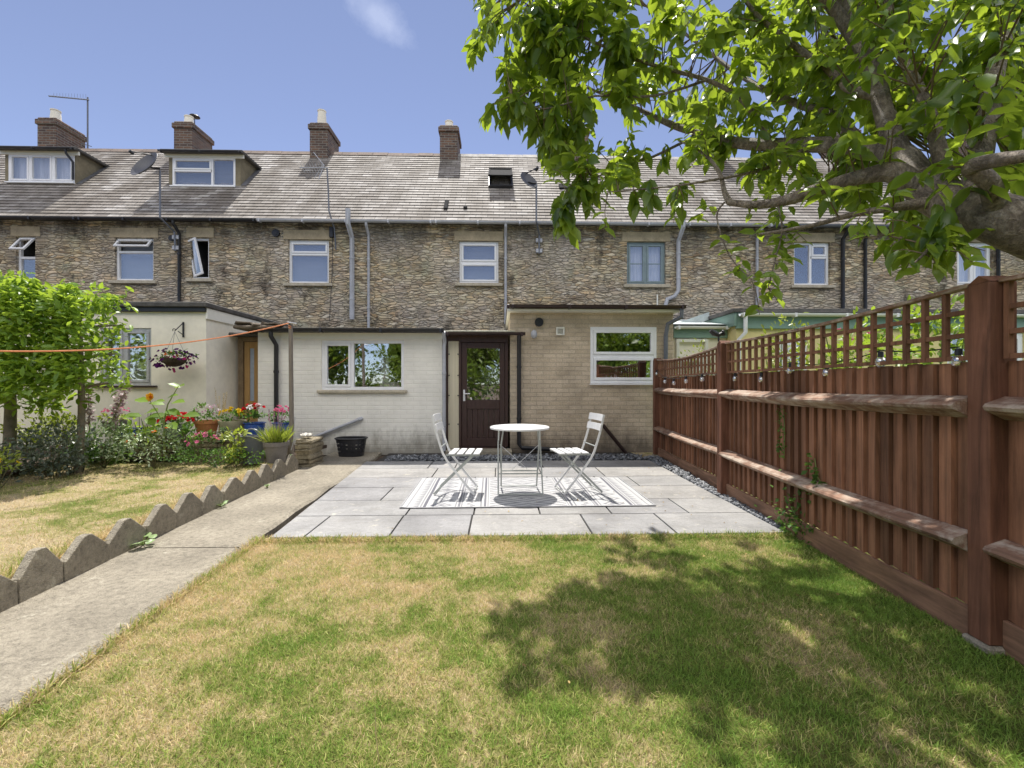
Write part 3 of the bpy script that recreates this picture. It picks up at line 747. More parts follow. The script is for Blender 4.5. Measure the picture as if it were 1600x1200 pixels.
wins = {1: [((31, 61, 371, 438), [(0, 1, 0, .52, 'fixed'), (0, 1, .52, 1, 'top')], {}),],
        2: [((184, 244, 373, 440), [(0, 1, 0, .7, 'fixed'), (0, 1, .7, 1, 'top')], {'back': (BLIND, 0)}), ((303, 330, 373, 437), [(0, 1, 0, 1, 'side')], {})],
        3: [((453, 516, 376, 444), [(0, 1, 0, .7, 'fixed'), (0, 1, .7, 1, 'sash')], {'back': (BLIND, 0)})],
        4: [((718, 779, 378, 444), [(0, 1, 0, .5, 'sash'), (0, 1, .5, 1, 'sash')], {'back': (BLIND, 0)})],
        5: [((978, 1038, 379, 446), [(0, .5, 0, 1, 'sash'), (.5, 1, 0, 1, 'sash')], {'m': GREYFR, 'bars': 1, 'back': (CURT, 0)})],
        6: [((1237, 1293, 380, 447), [(0, .5, 0, 1, 'fixed'), (.5, 1, 0, .68, 'fixed'), (.5, 1, .68, 1, 'sash')], {})],
        7: [((1490, 1545, 380, 447), [(0, .5, 0, 1, 'sash'), (.5, 1, 0, 1, 'sash')], {'back': (CURT, 0)})]}
pipes = {2: [('K', 280, 347, 474, .036, None)], 3: [('G', 550, 352, 500, .06, 328), ('G', 576, 348, 500, .034, None)],
         4: [('G', 790, 350, 488, .034, None)], 5: [('G', 1060, 350, 462, .052, 330), ('G', 1183, 350, 480, .034, None)],
         6: [('K', 1317, 352, 480, .045, None), ('K', 1352, 352, 480, .04, None)], 7: [('K', 1560, 352, 480, .04, None)]}
chim_px = {0: (92, 174), 1: (298, 188), 2: (500, 190), 3: (703, 192), 4: (905, 196)}
houses = []
for i in range(9):
    x0, x1 = party[i], party[i + 1]
    h = empty('terraced_house', ((x0 + x1) / 2, YM, 0), hl[i], 'house', 'terraced stone cottages in a row'); houses.append(h)
    ops = []; todo = []
    for (rect, lights, kw) in wins.get(i, []):
        r = px_rect(*rect, YM + .09); ops.append(r); todo.append((r, lights, kw))
    mb = MB(); wall(mb, x0, x1, 0, EZ - .02, YM, ops, .1, 1.0)
    if i in (0, 8):
        e = x0 if i == 0 else x1; mb.add([(e, YM, 0), (e, 18.1, 0), (e, 18.1, EZ), (e, RY, RZ - .05), (e, YM, EZ)], [(0, 1, 2, 3, 4)])
    mb.build('wall', [STONE, DARKIN], h)
    mb = MB(); mb.box(x0 + .002, x1 - .002, 18.1, 18.3, 0, EZ); mb.build('rear_wall', STONE, h)
    for r, lights, kw in todo:
        window(h, *r, YM + .06, lights, w=.055, sill=(SILLM, .1, .08, .14), lintel=None, **kw)
        s = MB(); s.box(r[0] - .12, r[1] + .12, YM - .012, YM + .05, r[3] + .004, r[3] + .24, .006); s.build('lintel', LINT, h)
    # roof
    mb = MB(); slate_slope(mb, x0, x1, i)
    mb.quad((x0, RY, RZ - .012), (x1, RY, RZ - .012), (x1, 18.4, EZ), (x0, 18.4, EZ))
    mb.quad((x0, EY, EZ - .001), (x1, EY, EZ - .001), (x1, YM + .02, EZ - .001), (x0, YM + .02, EZ - .001))
    rf = mb.build('roof', SLATE, h, fix=False)
    mb = MB(); k = 9; rr = random.Random(i)
    for j in range(k):
        a = x0 + (x1 - x0) * j / k + .006; b_ = x0 + (x1 - x0) * (j + 1) / k - .004; dz = rr.uniform(-.008, .008)
        mb.prism([(RY - .13, RZ - .10 + dz), (RY, RZ + .05 + dz), (RY + .13, RZ - .10 + dz), (RY, RZ - .02 + dz)], 'x', a, b_)
    mb.build('ridge_tiles', mottle('ridge_tile', (.2, .15, .12) if i < 4 else (.4, .38, .35), .35, 4, .85, .004) if i in (0, 4) else (RT if i < 4 else RT2), rf)
    if i == 0: RT = bpy.data.materials['ridge_tile']
    if i == 4: RT2 = bpy.data.materials['ridge_tile.001']
    # chimney on the right hand party wall
    if i < 8:
        yf = RY - .35; cpx, cpy, ppy = {0: (73, 183, 172), 1: (286, 189, 182), 2: (498, 191, 173), 3: (701, 195, 190), 4: (906, 198, 186)}.get(i, (780 + (x1 + .1) * 49.5, 200, 186))
        w2 = .27; bz = RZ - .9; cx = P(cpx, 200, yf).x; tz = P(cpx, cpy, yf).z; ph = P(cpx, ppy, yf + .3).z - tz
        mb = MB(); y0c, y1c = yf, RY + .62
        mb.box(cx - w2, cx + w2, y0c, y1c, bz, tz - .22); mb.box(cx - w2 - .045, cx + w2 + .045, y0c - .045, y1c + .045, tz - .22, tz - .07, .01)
        mb.box(cx - w2 - .012, cx + w2 + .012, y0c - .012, y1c + .012, tz - .07, tz, .03)
        ch = mb.build('chimney', CHIM, rf)
        mb = MB(); ph = max(ph, .1)
        mb.lathe((cx - .02, y0c + .3, tz - .01), [(.14, 0), (.13, ph * .5), (.115, ph - .04), (.13, ph - .03), (.13, ph), (.09, ph), (.09, ph - .1)], 18)
        mb.build('chimney_pot', CREAMR, h, smooth=True)
        if i == 1:
            mb = MB(); mb.lathe((cx + .05, y0c + .45, tz + ph + .06), [(.02, 0), (.15, .02), (.13, .05), (.03, .07)], 18); mb.tube([(cx + .05, y0c + .45, tz), (cx + .05, y0c + .45, tz + ph + .08)], .012, 6)
            mb.build('chimney_cowl', BLACKP, h)
    # gutter and pipes
    gm = BLACKP if x1 < -5 else (GREYP if i < 6 else DGREYP)
    gutter(h, x0 + .003, x1 - .003, EY - .05, EZ - .03, gm, .06)
    for kind, px, ya, yb, rad, above in pipes.get(i, []):
        m = BLACKP if kind == 'K' else GREYP
        if above:
            x = P(px, 400, YM - rad - .02).x
            top = P(px, above, EY - .1)
            pts = [(x, EY - .16, top.z), (x, EY - .16, EZ - .15), (x, YM - rad - .02, EZ - .4), (x, YM - rad - .02, P(px, yb, YM).z)]
            if px == 1060: pts = pts[:3] + [(x, YM - rad - .02, P(px, 455, YM).z), (x - .1, YM - rad - .02, P(px, 464, YM).z), (x - .28, YM - rad - .02, P(px, 468, YM).z), (x - .34, YM - rad - .02, P(px, 480, YM).z), (x - .34, YM - rad - .02, 2.9)]
        else:
            x = P(px, 400, YM - rad - .02).x
            pts = [(x, EY - .05, EZ - .08), (x, EY - .05, EZ - .14), (x, YM - rad - .02, EZ - .32), (x, YM - rad - .02, P(px, yb, YM).z - .3)]
        downpipe(h, pts, m, rad)
h2, h3, h4 = houses[2], houses[3], houses[4]
# round vents on the wall
for hh, px, py, r in ((houses[2], 270, 373, .07), (houses[3], 432, 365, .09)):
    p = P(px, py, YM); mb = MB(); mb.tube([(p.x, YM - .06, p.z), (p.x, YM + .02, p.z)], r, 16); mb.tube([(p.x, YM - .07, p.z), (p.x, YM - .058, p.z)], r * .6, 16); mb.build('vent', BLACKP, hh)
# dormers
def dormer(hs, px0, px1, pyt, pyb, wpx, lights, label, back, pxtop=None):
    Y = Yroof((px0 + px1) / 2, pyb) + .02; a = P(px0, pyt, Y); b_ = P(px1, pyb, Y); x0, x1, zb, zt = a.x, b_.x, b_.z, a.z
    zr = zt; Yb = zr + 5.98 + .05
    o = MB()
    w0, w1, wz0, wz1 = P(wpx[0], wpx[2], Y).x, P(wpx[1], wpx[3], Y).x, P(wpx[0], wpx[3], Y).z, P(wpx[0], wpx[2], Y).z
    o.box(x0, w0, Y, Y + .06, zb, zt); o.box(w1, x1, Y, Y + .06, zb, zt); o.box(w0, w1, Y, Y + .06, wz1, zt); 
    if wz0 > zb + .01: o.box(w0, w1, Y, Y + .06, zb, wz0)
    for x in (x0, x1 - .04):
        o.add([(x, Y + .06, zb - .05), (x, Y + .06, zt), (x, Yb, zt), (x + .04, Y + .06, zb - .05), (x + .04, Y + .06, zt), (x + .04, Yb, zt)], [(0, 1, 2), (3, 4, 5), (0, 1, 4, 3), (1, 2, 5, 4), (0, 2, 5, 3)])
    o.mat(1); o.box(x0 + .05, x1 - .05, Y + .5, Y + .52, zb, zt)
    d = o.build('dormer', [mottle('dormer_render', (.2, .17, .11), .25, 4, .9, .003), DARKIN], hs)
    r = MB(); r.box(x0 - .13, x1 + .13, Y - .16, Yb + .05, zt, zt + .07, .01); r.build('dormer_roof', FELT, d)
    f = MB(); f.box(x0 - .1, x1 + .1, Y - .04, Y - .002, zt - .1, zt - .004); f.build('fascia', UPVCW, d)
    gutter(d, x0 - .14, x1 + .14, Y - .2, zt + .01, BLACKP, .04)
    fl = MB(); t = .02
    fl.add([(x1 + .002, Y, zb - .06), (x1 + .002, Yb, zt - .01), (x1 + .14, Yb, zt - .01), (x1 + .14, Y, zb - .06)], [(0, 1, 2, 3)])
    fl.v = [(v[0], v[1], v[1] - 5.98 + .025) for v in fl.v]; fl.build('flashing', LEAD, d)
    window(hs, w0, w1, wz0, wz1, Y - .015, lights, w=.05, back=back, sill=(UPVC, .03, .04, .08), label=label)
    return x0, x1, Y, zt, zb
r1 = dormer(houses[1], 8, 119, 236, 288, (14, 117, 240, 285), [(0, .31, 0, 1, 'sash'), (.31, .68, 0, 1, 'sash'), (.68, 1, 0, 1, 'sash')], 'three light white dormer window', (CURT, 0))
downpipe(houses[1], [(r1[1] - .1, r1[2] - .19, r1[3] - .03), (r1[1] - .1, r1[2] - .18, r1[3] - .12), (r1[1] - .03, r1[2] - .06, r1[3] - .3), (r1[1] - .03, r1[2] - .06, r1[4] + .1)], BLACKP, .03, clips=False)
r2 = dormer(houses[2], 264, 376, 241, 291, (270, 368, 246, 291), [(0, .64, 0, .55, 'fixed'), (0, .64, .55, 1, 'sash'), (.64, 1, 0, 1, 'fixed')], 'white dormer window with grey blinds', (BLIND, 0))
# rooflight and small roof vents
def on_roof(px, py): Y = Yroof(px, py); p = P(px, py, Y); return p
a, b_ = on_roof(764, 272), on_roof(801, 295)
RM = Matrix.Translation((a.x, b_.y, b_.z)) @ Matrix.Rotation(R(45), 4, 'X')
L = (a - b_).yz.length; wv = b_.x - a.x
mb = MB(); mb.box(0, wv, 0, .06, 0, .09, .005, RM); mb.box(0, wv, L - .06, L, 0, .09, .005, RM); mb.box(0, .06, .06, L - .06, 0, .09, .005, RM); mb.box(wv - .06, wv, .06, L - .06, 0, .09, .005, RM)
sk = mb.build('rooflight', BLACKP, h4)
RM2 = Matrix.Translation((a.x, a.y, a.z)) @ Matrix.Rotation(R(33), 4, 'X')
mb = MB(); mb.box(.03, wv - .03, -L * .95, 0, .1, .13, .004, RM2); mb.box(.0, .05, -L * .97, .02, .09, .14, .004, RM2); mb.box(wv - .05, wv, -L * .97, .02, .09, .14, .004, RM2); mb.box(0, wv, -.02, .05, .1, .16, .004, RM2)
mb.build('rooflight_sash', MATTB, sk)
for px, py, w_, l_ in ((696, 328, .1, .5), (888, 296, .5, .25), (727, 327, .1, .08)):
    p = on_roof(px, py); mtx = Matrix.Translation(p) @ Matrix.Rotation(R(45), 4, 'X')
    mb = MB(); mb.box(-w_ / 2, w_ / 2, 0, l_, 0, .05, .01, mtx); mb.build('roof_vent', MATTB, h4)

# ---------------------------------------------------------------- aerials and dishes
def dish(px, py, pmast, label, Y, rad=.34, rz=0):
    c = P(px, py, Y); xm = P(pmast, py, Y).x; zt = P(pmast, py + 4, Y).z
    t = empty('satellite_dish', (xm, Y, EZ - .7), label, 'satellite dish', 'satellite dishes on the roofs')
    mb = MB(); mb.tube([(xm, Y, zt), (xm, Y, EZ - .08), (xm + .1, YM - .12, EZ - .3), (xm + .1, YM - .08, EZ - .75)], .022, 8); mb.build('mast', DGREYP, t)
    mb = MB()
    for z in (EZ - .42, EZ - .68): mb.box(xm + .02, xm + .18, YM - .1, YM - .003, z - .05, z + .05, .01)
    mb.build('bracket', GREYP, t)
    M_ = Matrix.Translation(c) @ Matrix.Rotation(R(rz), 4, 'Z') @ Matrix.Rotation(R(-62), 4, 'X')
    mb = MB(); prof = [(rad * k / 8, .28 * (k / 8) ** 2 * rad) for k in range(9)]; prof = [(max(r, .001), z) for r, z in prof] + [(rad - .006, .28 * rad + .008)] + [(max(rad * k / 8 - .004, .001), .28 * (k / 8) ** 2 * rad + .012) for k in range(7, -1, -1)]
    mb.lathe((0, 0, 0), prof, 28, 1, 1); mb.v = [tuple(M_ @ Vector(v)) for v in mb.v]; mb.build('dish', mottle('dish_mesh_grey', (.07, .07, .08), .2, 60, .5, .001), t, smooth=True)
    mb = MB(); q = M_ @ Vector((0, .0, .45)); mb.tube([M_ @ Vector((0, -rad * .95, .05)), q], .012, 6); mb.tube([q, M_ @ Vector((0, 0, .36))], .035, 10); mb.tube([tuple(c), (xm, Y, c.z - .02)], .02, 6); mb.build('feed_arm', BLACKP, t)
dish(232, 262, 250, 'dark grey satellite dish on mast left of the second dormer', 10.95, .38, 158)
dish(824, 285, 838, 'smaller black satellite dish on mast beside the rooflight', 10.95, .25, 215)
t = empty('tv_aerial', (P(137, 220, 14.7).x, 14.7, 8.9), 'long single boom aerial on a pole beside the leftmost chimney', 'aerial')
a = P(137, 152, 14.7); mb = MB(); mb.tube([(a.x, a.y, 8.9 - .3), a], .022, 8); mb.build('mast', DGREYP, t)
b_ = P(76, 150, 13.9); mb = MB(); mb.tube([P(139, 156, 14.7), b_], .02, 6)
for k in range(12):
    c = Vector(a).lerp(b_, .05 + .9 * k / 12); mb.tube([c + Vector((0, 0, -.02)), c + Vector((0, 0, .1))], .004, 4)
mb.tube([a + Vector((-.2, 0, -1.45)), a + Vector((.12, 0, -1.55))], .012, 5); mb.build('boom', DGREYP, t)
Y = 11.1; t = empty('tv_aerial', (P(516, 345, Y).x, Y, EZ - .6), 'spiky wire aerial on a pole below the third chimney', 'aerial')
a = P(511, 263, Y); mb = MB(); mb.tube([a, P(513, 300, Y), P(514, 330, Y), (P(519, 345, Y).x, YM - .15, EZ - .2), (P(519, 360, Y).x, YM - .05, EZ - .7)], .018, 7); mb.build('mast', DGREYP, t)
b_ = P(494, 248, Y); e_ = P(468, 262, Y - .3); mb = MB(); mb.tube([P(514, 262, Y), e_], .01, 6)
for k in range(9):
    c = Vector(a).lerp(e_, .05 + .95 * k / 9); mb.tube([c + Vector((.03, .05, -.09)), c + Vector((-.03, -.05, .09))], .006, 4)
mb.tube([P(490, 238, Y + .3), P(506, 258, Y), P(498, 280, Y - .2)], .008, 5); mb.tube([P(505, 256, Y), P(491, 279, Y)], .007, 5)
mb.build('elements', GREYP, t)
p = P(519, 362, YM); mb = MB(); mb.box(p.x - .05, p.x + .05, YM - .08, YM - .003, p.z - .16, p.z + .1, .01); mb.tube([(p.x + .02, YM - .02, p.z - .1), (p.x + .01, YM - .02, p.z - 1.0), (p.x - .06, YM - .02, p.z - 2.2)], .007, 5); mb.build('cable_box', BLACKP, t)

# ================================================================ EXTENSIONS
YW = 7.9
# cream painted flat roofed kitchen extension
E = empty('kitchen_extension', (-2.6, YW, 0), 'cream painted brick extension with black gutter and wide window left of the back door', 'extension')
x0, x1 = P(403, 600, YW).x, P(691, 600, YW).x; zt = P(560, 520, YW).z
win = px_rect(504, 632, 532, 609, YW + .05)
mb = MB(); wall(mb, x0, x1, -.02, zt, YW, [win], .08, 1.6)
mb.quad((x0, YW, 0), (x0, YM, 0), (x0, YM, zt), (x0, YW, zt)); mb.quad((x1, YW, 0), (x1, YM, 0), (x1, YM, zt), (x1, YW, zt))
mb.build('wall', [CREAMB, DARKIN], E)
window(E, *win, YW + .02, [(0, .36, 0, 1, 'sash'), (.36, 1, 0, 1, 'fixed')], w=.05, glass=GLASSK, sill=(SILLM, .06, .055, .08), m=UPVC)
mb = MB(); mb.box(x0 - .03, x1 + .03, YW - .16, YM - .003, zt, zt + .07, .01); mb.build('roof', FELT, E)
mb = MB(); mb.box(x0 + .4, x1 + .02, YW - .03, YW - .002, zt - .11, zt - .003); mb.build('fascia', UPVCW, E)
gutter(E, x0 + .1, x1 + .06, YW - .21, zt + .05, BLACKP, .06)
mb = MB(); mb.box(x0 - .26, x0 + .42, YW - .3, YW + .5, zt + .03, zt + .09, .02)
rr = random.Random(5)
for k in range(16):
    c = Vector((x0 - .2 + rr.uniform(0, .6), YW - .22 + rr.uniform(0, .5), zt + .1 + rr.uniform(0, .03))); mtx = Matrix.Translation(c) @ Matrix.Rotation(rr.uniform(0, 3), 4, 'Z') @ Matrix.Rotation(rr.uniform(-.25, .25), 4, 'X')
    mb.box(-.12, .12, -.08, .08, -.012, .012, .004, mtx)
mb.build('ragged_roof_edge', mottle('old_felt_and_slate', (.14, .11, .08), .5, 9, .9, .01), E)
xk = P(432, 600, YW - .05).x
downpipe(E, [(xk - .02, YW - .2, zt), (xk - .02, YW - .2, zt - .08), (xk, YW - .06, zt - .22), (xk, YW - .06, .05)], BLACKP, .036)
xk = P(694, 600, YW - .05).x
downpipe(E, [(x1 + .05, YW - .2, zt + .0), (x1 + .05, YW - .05, zt - .16), (xk, YW - .05, zt - .25), (xk, YW - .05, .05)], GREYP, .03)
mb = MB(); a, b_ = P(488, 684, YW - .05), P(562, 655, YW - .05); mb.tube([a, b_], .026, 10); mb.tube([b_ - Vector((.03, 0, .01)), b_ + Vector((.03, .05, .012))], .032, 10); mb.build('waste_pipe', GREYP, E)
# kitchen things behind the glass
mb = MB(); zz = win[2] + .01
mb.lathe((P(616, 600, YW + .3).x, YW + .3, zz), [(.06, 0), (.09, .02), (.1, .11), (.085, .12)], 16); mb.lathe((P(546, 600, YW + .3).x, YW + .3, zz), [(.035, 0), (.035, .16), (.012, .2), (.012, .26)], 12)
mb.box(win[0] + .9, win[0] + 1.05, YW + .4, YW + .42, zz, zz + .55)
o = mb.build('kitchenware', UPVC); props(o, 'white bowl and bottle standing inside the cream extension window', 'kitchenware')

# buff brick extension with the big right window
E = empty('brick_extension', (1.6, YW, 0), 'buff brick extension with brown fascia and white window beside the fence', 'extension')
x0, x1 = P(797, 600, YW).x, P(1052, 600, YW).x; zt = P(900, 489, YW).z
win = px_rect(922, 1025, 511, 599, YW + .02)
mb = MB(); wall(mb, x0, x1, -.02, zt, YW, [win], .06, 1.6)
mb.quad((x0, YW, 0), (x0, YM, 0), (x0, YM, zt), (x0, YW, zt)); mb.quad((x1, YW, 0), (x1, YM, 0), (x1, YM, zt), (x1, YW, zt))
mb.build('wall', [BUFF, DARKIN], E)
window(E, *win, YW - .01, [(0, 1, 0, .48, 'sash'), (0, 1, .48, 1, 'sash')], w=.055, glass=GLASSK, m=UPVC, sill=(UPVC, .02, .03, .05))
mb = MB(); mb.box(x0 - .06, x1 + .06, YW - .22, YM - .003, zt + .045, zt + .11, .01); mb.build('roof', BROWNP, E)
mb = MB(); mb.box(x0 - .05, x1 + .05, YW - .2, YM - .01, zt - .002, zt + .04, .006); mb.build('soffit', UPVCW, E)
gutter(E, x0 - .02, x1 + .1, YW - .27, zt + .09, BROWNP, .055)
xk = P(1040, 600, YW - .05).x
downpipe(E, [(x1 + .04, YW - .27, zt + .04), (x1 + .04, YW - .27, zt - .1), (xk + .02, YW - .1, zt - .2), (xk, YW - .06, zt - .4), (xk, YW - .06, .05)], DGREYP, .036)
p = P(842, 504, YW); mb = MB(); mb.tube([(p.x, YW - .07, p.z), (p.x, YW + .02, p.z)], .075, 18)
for k in range(3): mb.tube([(p.x, YW - .08 - .004 * k, p.z), (p.x, YW - .06, p.z)], .06 - .018 * k, 18)
mb.build('round_vent', BLACKP, E)
a = px_rect(869, 882, 511, 524, YW - .02); mb = MB(); ring(mb, *a, YW - .04, YW - .002, .022)
for k in range(5): zz = a[2] + .03 + k * .02; mb.box(a[0] + .02, a[1] - .02, YW - .03, YW - .01, zz, zz + .008)
mb.build('air_brick', UPVCW, E)
p = P(834, 523, YW); mb = MB(); mb.lathe((p.x, YW - .05, p.z - .07), [(.02, 0), (.05, .03), (.055, .08), (.04, .13), (.01, .15)], 14); mb.box(p.x - .03, p.x + .03, YW - .04, YW - .003, p.z - .05, p.z + .05); mb.build('wall_lamp', GREYP, E, smooth=True)
mb = MB(); a, b_ = P(942, 664, YW - .05), P(978, 708, YW - .05); mb.tube([a, b_, b_ + Vector((.04, -.02, -.05))], .032, 10); mb.build('waste_pipe', BROWNP, E)
p = P(1026, 480, YM); mb = MB(); mb.tube([(p.x, YM - .05, 2.7), (p.x, YM - .05, P(1026, 461, YM).z)], .02, 8); mb.build('overflow_pipe', UPVCW, E)

# dark timber porch with back door
E = empty('porch', (-.3, YW, 0), 'dark timber lean-to porch between cream and buff brick walls', 'porch')
xa, xb = P(697, 600, YW).x, P(795, 600, YW).x; dz0 = .1; ztp = P(740, 520, YW).z
xd0, xd1 = P(721, 600, YW + .05).x, P(789, 600, YW + .05).x
mb = MB(); mb.box(xa, xd0 - .045, YW + .05, YW + .1, ztp - .14, ztp, .004); mb.box(xd0 - .045, xb - .01, YW + .05, YW + .12, ztp - .16, ztp, .004)
mb.box(xd0 - .045, xd0, YW + .04, YW + .12, dz0, ztp - .16, .004); mb.box(xd1, xb - .012, YW + .04, YW + .12, dz0, ztp - .16, .004); mb.box(xa, xa + .03, YW + .04, YW + .1, .05, ztp - .14, .003)
mb.box(xd0, xd1, YW + .03, YW + .14, dz0 - .04, dz0)
mb.build('frame', MAHOG, E)
mb = MB(); n = 26
for i in range(n):
    a = xa + .031 + (xd0 - .046 - xa - .031) * i / n; b_ = xa + .031 + (xd0 - .046 - xa - .031) * (i + 1) / n
    mb.quad((a, YW + .07 + .006 * (i % 2), .06), (b_, YW + .07 + .006 * ((i + 1) % 2), .06), (b_, YW + .07 + .006 * ((i + 1) % 2), ztp - .14), (a, YW + .07 + .006 * (i % 2), ztp - .14))
mb.mat(1)
for zz in (.5, 1.0, 1.35, 1.72):
    for xx in (xa + .045, xd0 - .06): mb.tube([(xx, YW + .05, zz), (xx, YW + .075, zz)], .011, 8)
mb.build('clear_panel', [POLY, BLACKP], E)
mb = MB(); y0, y1 = YW + .06, YW + .1; st = .095; zd = ztp - .165
zg0 = P(750, 625, YW).z
mb.box(xd0 + .004, xd0 + st, y0, y1, dz0 + .004, zd, .004); mb.box(xd1 - st, xd1 - .004, y0, y1, dz0 + .004, zd, .004)
mb.box(xd0 + st, xd1 - st, y0, y1, zd - .1, zd, .004); mb.box(xd0 + st, xd1 - st, y0, y1, zg0 - .16, zg0, .004); mb.box(xd0 + st, xd1 - st, y0, y1, dz0 + .004, dz0 + .16, .004)
k = 6
for i in range(k): 
    a = xd0 + st + (xd1 - xd0 - 2 * st) * i / k; mb.box(a + .003, a + (xd1 - xd0 - 2 * st) / k - .003, y0 + .015, y1 - .01, dz0 + .16, zg0 - .16, .003)
dr = mb.build('door', MAHOG, E)
mb = MB(); mb.box(xd0 + st, xd1 - st, y0 + .015, y0 + .022, zg0, zd - .1); mb.build('pane', m_glass('door_glass', .35), dr)
mb = MB(); zh = P(726, 618, YW).z; mb.box(xd0 + .03, xd0 + .065, y0 - .012, y0 - .001, zh - .1, zh + .1, .004); mb.tube([(xd0 + .048, y0 - .01, zh + .03), (xd0 + .048, y0 - .05, zh + .03), (xd0 + .15, y0 - .05, zh + .03)], .01, 8); mb.build('handle', WHITEM, dr)
mb = MB(); mb.box(xa - .02, xb + .1, YW - .1, YM - 1.2, ztp + .003, ztp + .03, .004); mb.build('roof', mottle('clear_roof_sheet', (.5, .48, .36), .3, 6, .5, .002), E)
gutter(E, xa - .02, xb + .28, YW - .12, ztp - .005, BROWNP, .05)
xk = P(811, 600, YW - .06).x
downpipe(E, [(xk, YW - .12, ztp - .04), (xk, YW - .07, ztp - .15), (xk, YW - .07, .16), (xk + .05, YW - .07, .1), (xk + .7, YW - .07, .07)], BLACKP, .036)
mb = MB(); mb.box(xa + .02, xb + .05, YW - .28, YW + .04, .0, .08, .01); mb.build('step', EDGEM, E)
mb = MB(); mb.quad((xa, YW + 2.2, 0), (xb, YW + 2.2, 0), (xb, YW + 2.2, ztp), (xa, YW + 2.2, ztp)); mb.quad((xa, YW + .13, .05), (xb, YW + .13, .05), (xb, YW + 2.2, .05), (xa, YW + 2.2, .05)); mb.build('back_wall', CREAMR, E)
mb = MB(); gx0 = P(752, 600, YW + .9).x; gx1 = P(775, 600, YW + .9).x; mb.box(gx0, gx1, YW + .8, YW + 1.2, .3, P(760, 580, YW + .8).z, .02); mb.box(gx0 - .03, gx1 + .05, YW + .77, YW + 1.25, P(760, 580, YW + .8).z, P(760, 580, YW + .8).z + .03, .005)
props(mb.build('cabinet', mottle('pale_green_cabinet', (.5, .56, .45), .1, 3, .5, 0)), 'pale cabinet seen through the glass of the back door', 'cabinet')

# left neighbour's cream rendered extension
YN = 7.4
E = empty('rendered_extension', (P(322, 600, YN).x, YN, 0), 'tall cream rendered extension with hanging basket at the left', 'extension')
x1 = P(322, 600, YN).x; x0 = -9.6; zt = P(322, 483, YN).z
win = px_rect(160, 240, 513, 602, YN + .05)
mb = MB(); wall(mb, x0, x1, 0, zt, YN, [win], .07, 1.6)
mb.quad((x1, YN, 0), (x1, YM, 0), (x1, YM, zt), (x1, YN, zt)); mb.build('wall', [CREAMR, DARKIN], E)
window(E, *win, YN + .02, [(0, .45, 0, 1, 'sash'), (.45, 1, 0, 1, 'sash')], w=.045, m=GALV, sill=(BROWNP, .1, .035, .08), glass=GLASSK)
mb = MB(); cx0, cx1 = P(200, 600, YN + .2).x, P(238, 600, YN + .2).x; n = 30
zc0, zc1 = P(200, 601, YN + .2).z, P(200, 566, YN + .2).z
for i in range(n):
    a = cx0 + (cx1 - cx0) * i / n; b_ = cx0 + (cx1 - cx0) * (i + 1) / n; s0, s1 = .02 * math.sin(i * 1.3), .02 * math.sin((i + 1) * 1.3)
    mb.quad((a, YN + .2 + s0, zc0), (b_, YN + .2 + s1, zc0), (b_, YN + .2 + s1, zc1 + .01 * (i % 2)), (a, YN + .2 + s0, zc1))
props(mb.build('net_curtain', CURT), 'white lace half curtain in the window of the left cream extension', 'curtain')
mb = MB(); mb.box(x0, x1 + .06, YN - .1, YM - .003, zt + .02, zt + .1, .012); mb.build('roof', FELT, E)
mb = MB(); mb.box(x0, x1 + .02, YN - .06, YN - .002, zt - .05, zt + .016, .004); mb.mat(1); mb.box(x1 + .002, x1 + .03, YN - .02, YM - .01, zt - .16, zt + .016, .004); mb.build('fascia', [BLACKP, UPVCW], E)
# pine gate in the gap
xa, xb = P(376, 600, 8.25).x, P(404, 600, 8.25).x + .1
E = empty('side_door', (xa, 8.25, 0), 'pale pine door with frosted pane in the gap between the two cream extensions', 'door')
zt = P(385, 527, 8.25).z
mb = MB(); mb.box(xa - .02, xa + .07, 8.2, 8.3, 0, zt, .005); mb.box(xb - .07, xb + .02, 8.2, 8.3, 0, zt, .005); mb.box(xa + .07, xb - .07, 8.2, 8.3, zt - .08, zt, .005); mb.build('frame', mottle('weathered_timber', (.2, .14, .08), .3, 6, .8, .003), E)
mb = MB(); mb.box(xa + .075, xa + .17, 8.23, 8.27, .05, zt - .085, .004); mb.box(xb - .17, xb - .075, 8.23, 8.27, .05, zt - .085, .004); mb.box(xa + .17, xb - .17, 8.23, 8.27, zt - .2, zt - .085); mb.box(xa + .17, xb - .17, 8.23, 8.27, .05, .9); mb.build('door_leaf', PINEF, E)
mb = MB(); mb.box(xa + .17, xb - .17, 8.245, 8.255, .9, zt - .2); mb.build('pane', mottle('frosted_glass', (.35, .4, .48), .15, 4, .3, .002), E)
mb = MB(); mb.box(xa - .15, xb + .06, 8.0, 8.6, zt + .003, zt + .06, .02); mb.build('door_hood', FELT, E)

# right neighbour: green fascias and yellow wall
E = empty('lean_to_extension', (4, 8.6, 0), 'lower lean-to with white gutter and sage green fascia right of the brick extension', 'extension')
YR = 8.6; xa, xb = P(1053, 600, YR).x, P(1137, 600, YR).x; zt = P(1100, 509, YR).z
mb = MB(); wins_ = px_rect(1056, 1106, 530, 600, YR + .02); mb.quad((xa, YR + .06, 0), (xb, YR + .06, 0), (xb, YR + .06, zt), (xa, YR + .06, zt)); mb.quad((xb, YR + .06, 0), (xb, YM, 0), (xb, YM, zt), (xb, YR + .06, zt)); mb.build('wall', CREAMR, E)
mb = MB(); mb.box(xa, xb, YR, YR + .05, P(1100, 528, YR).z, zt, .004); mb.build('fascia', SAGE, E)
mb = MB(); mb.add([(xa - .05, YR - .08, zt + .02), (xb, YR - .08, zt + .02), (xb, YM - .01, zt + .55), (xa - .05, YM - .01, zt + .55)], [(0, 1, 2, 3)]); mb.build('roof', mottle('pale_roof_sheet', (.5, .55, .55), .1, 2, .5, 0), E)
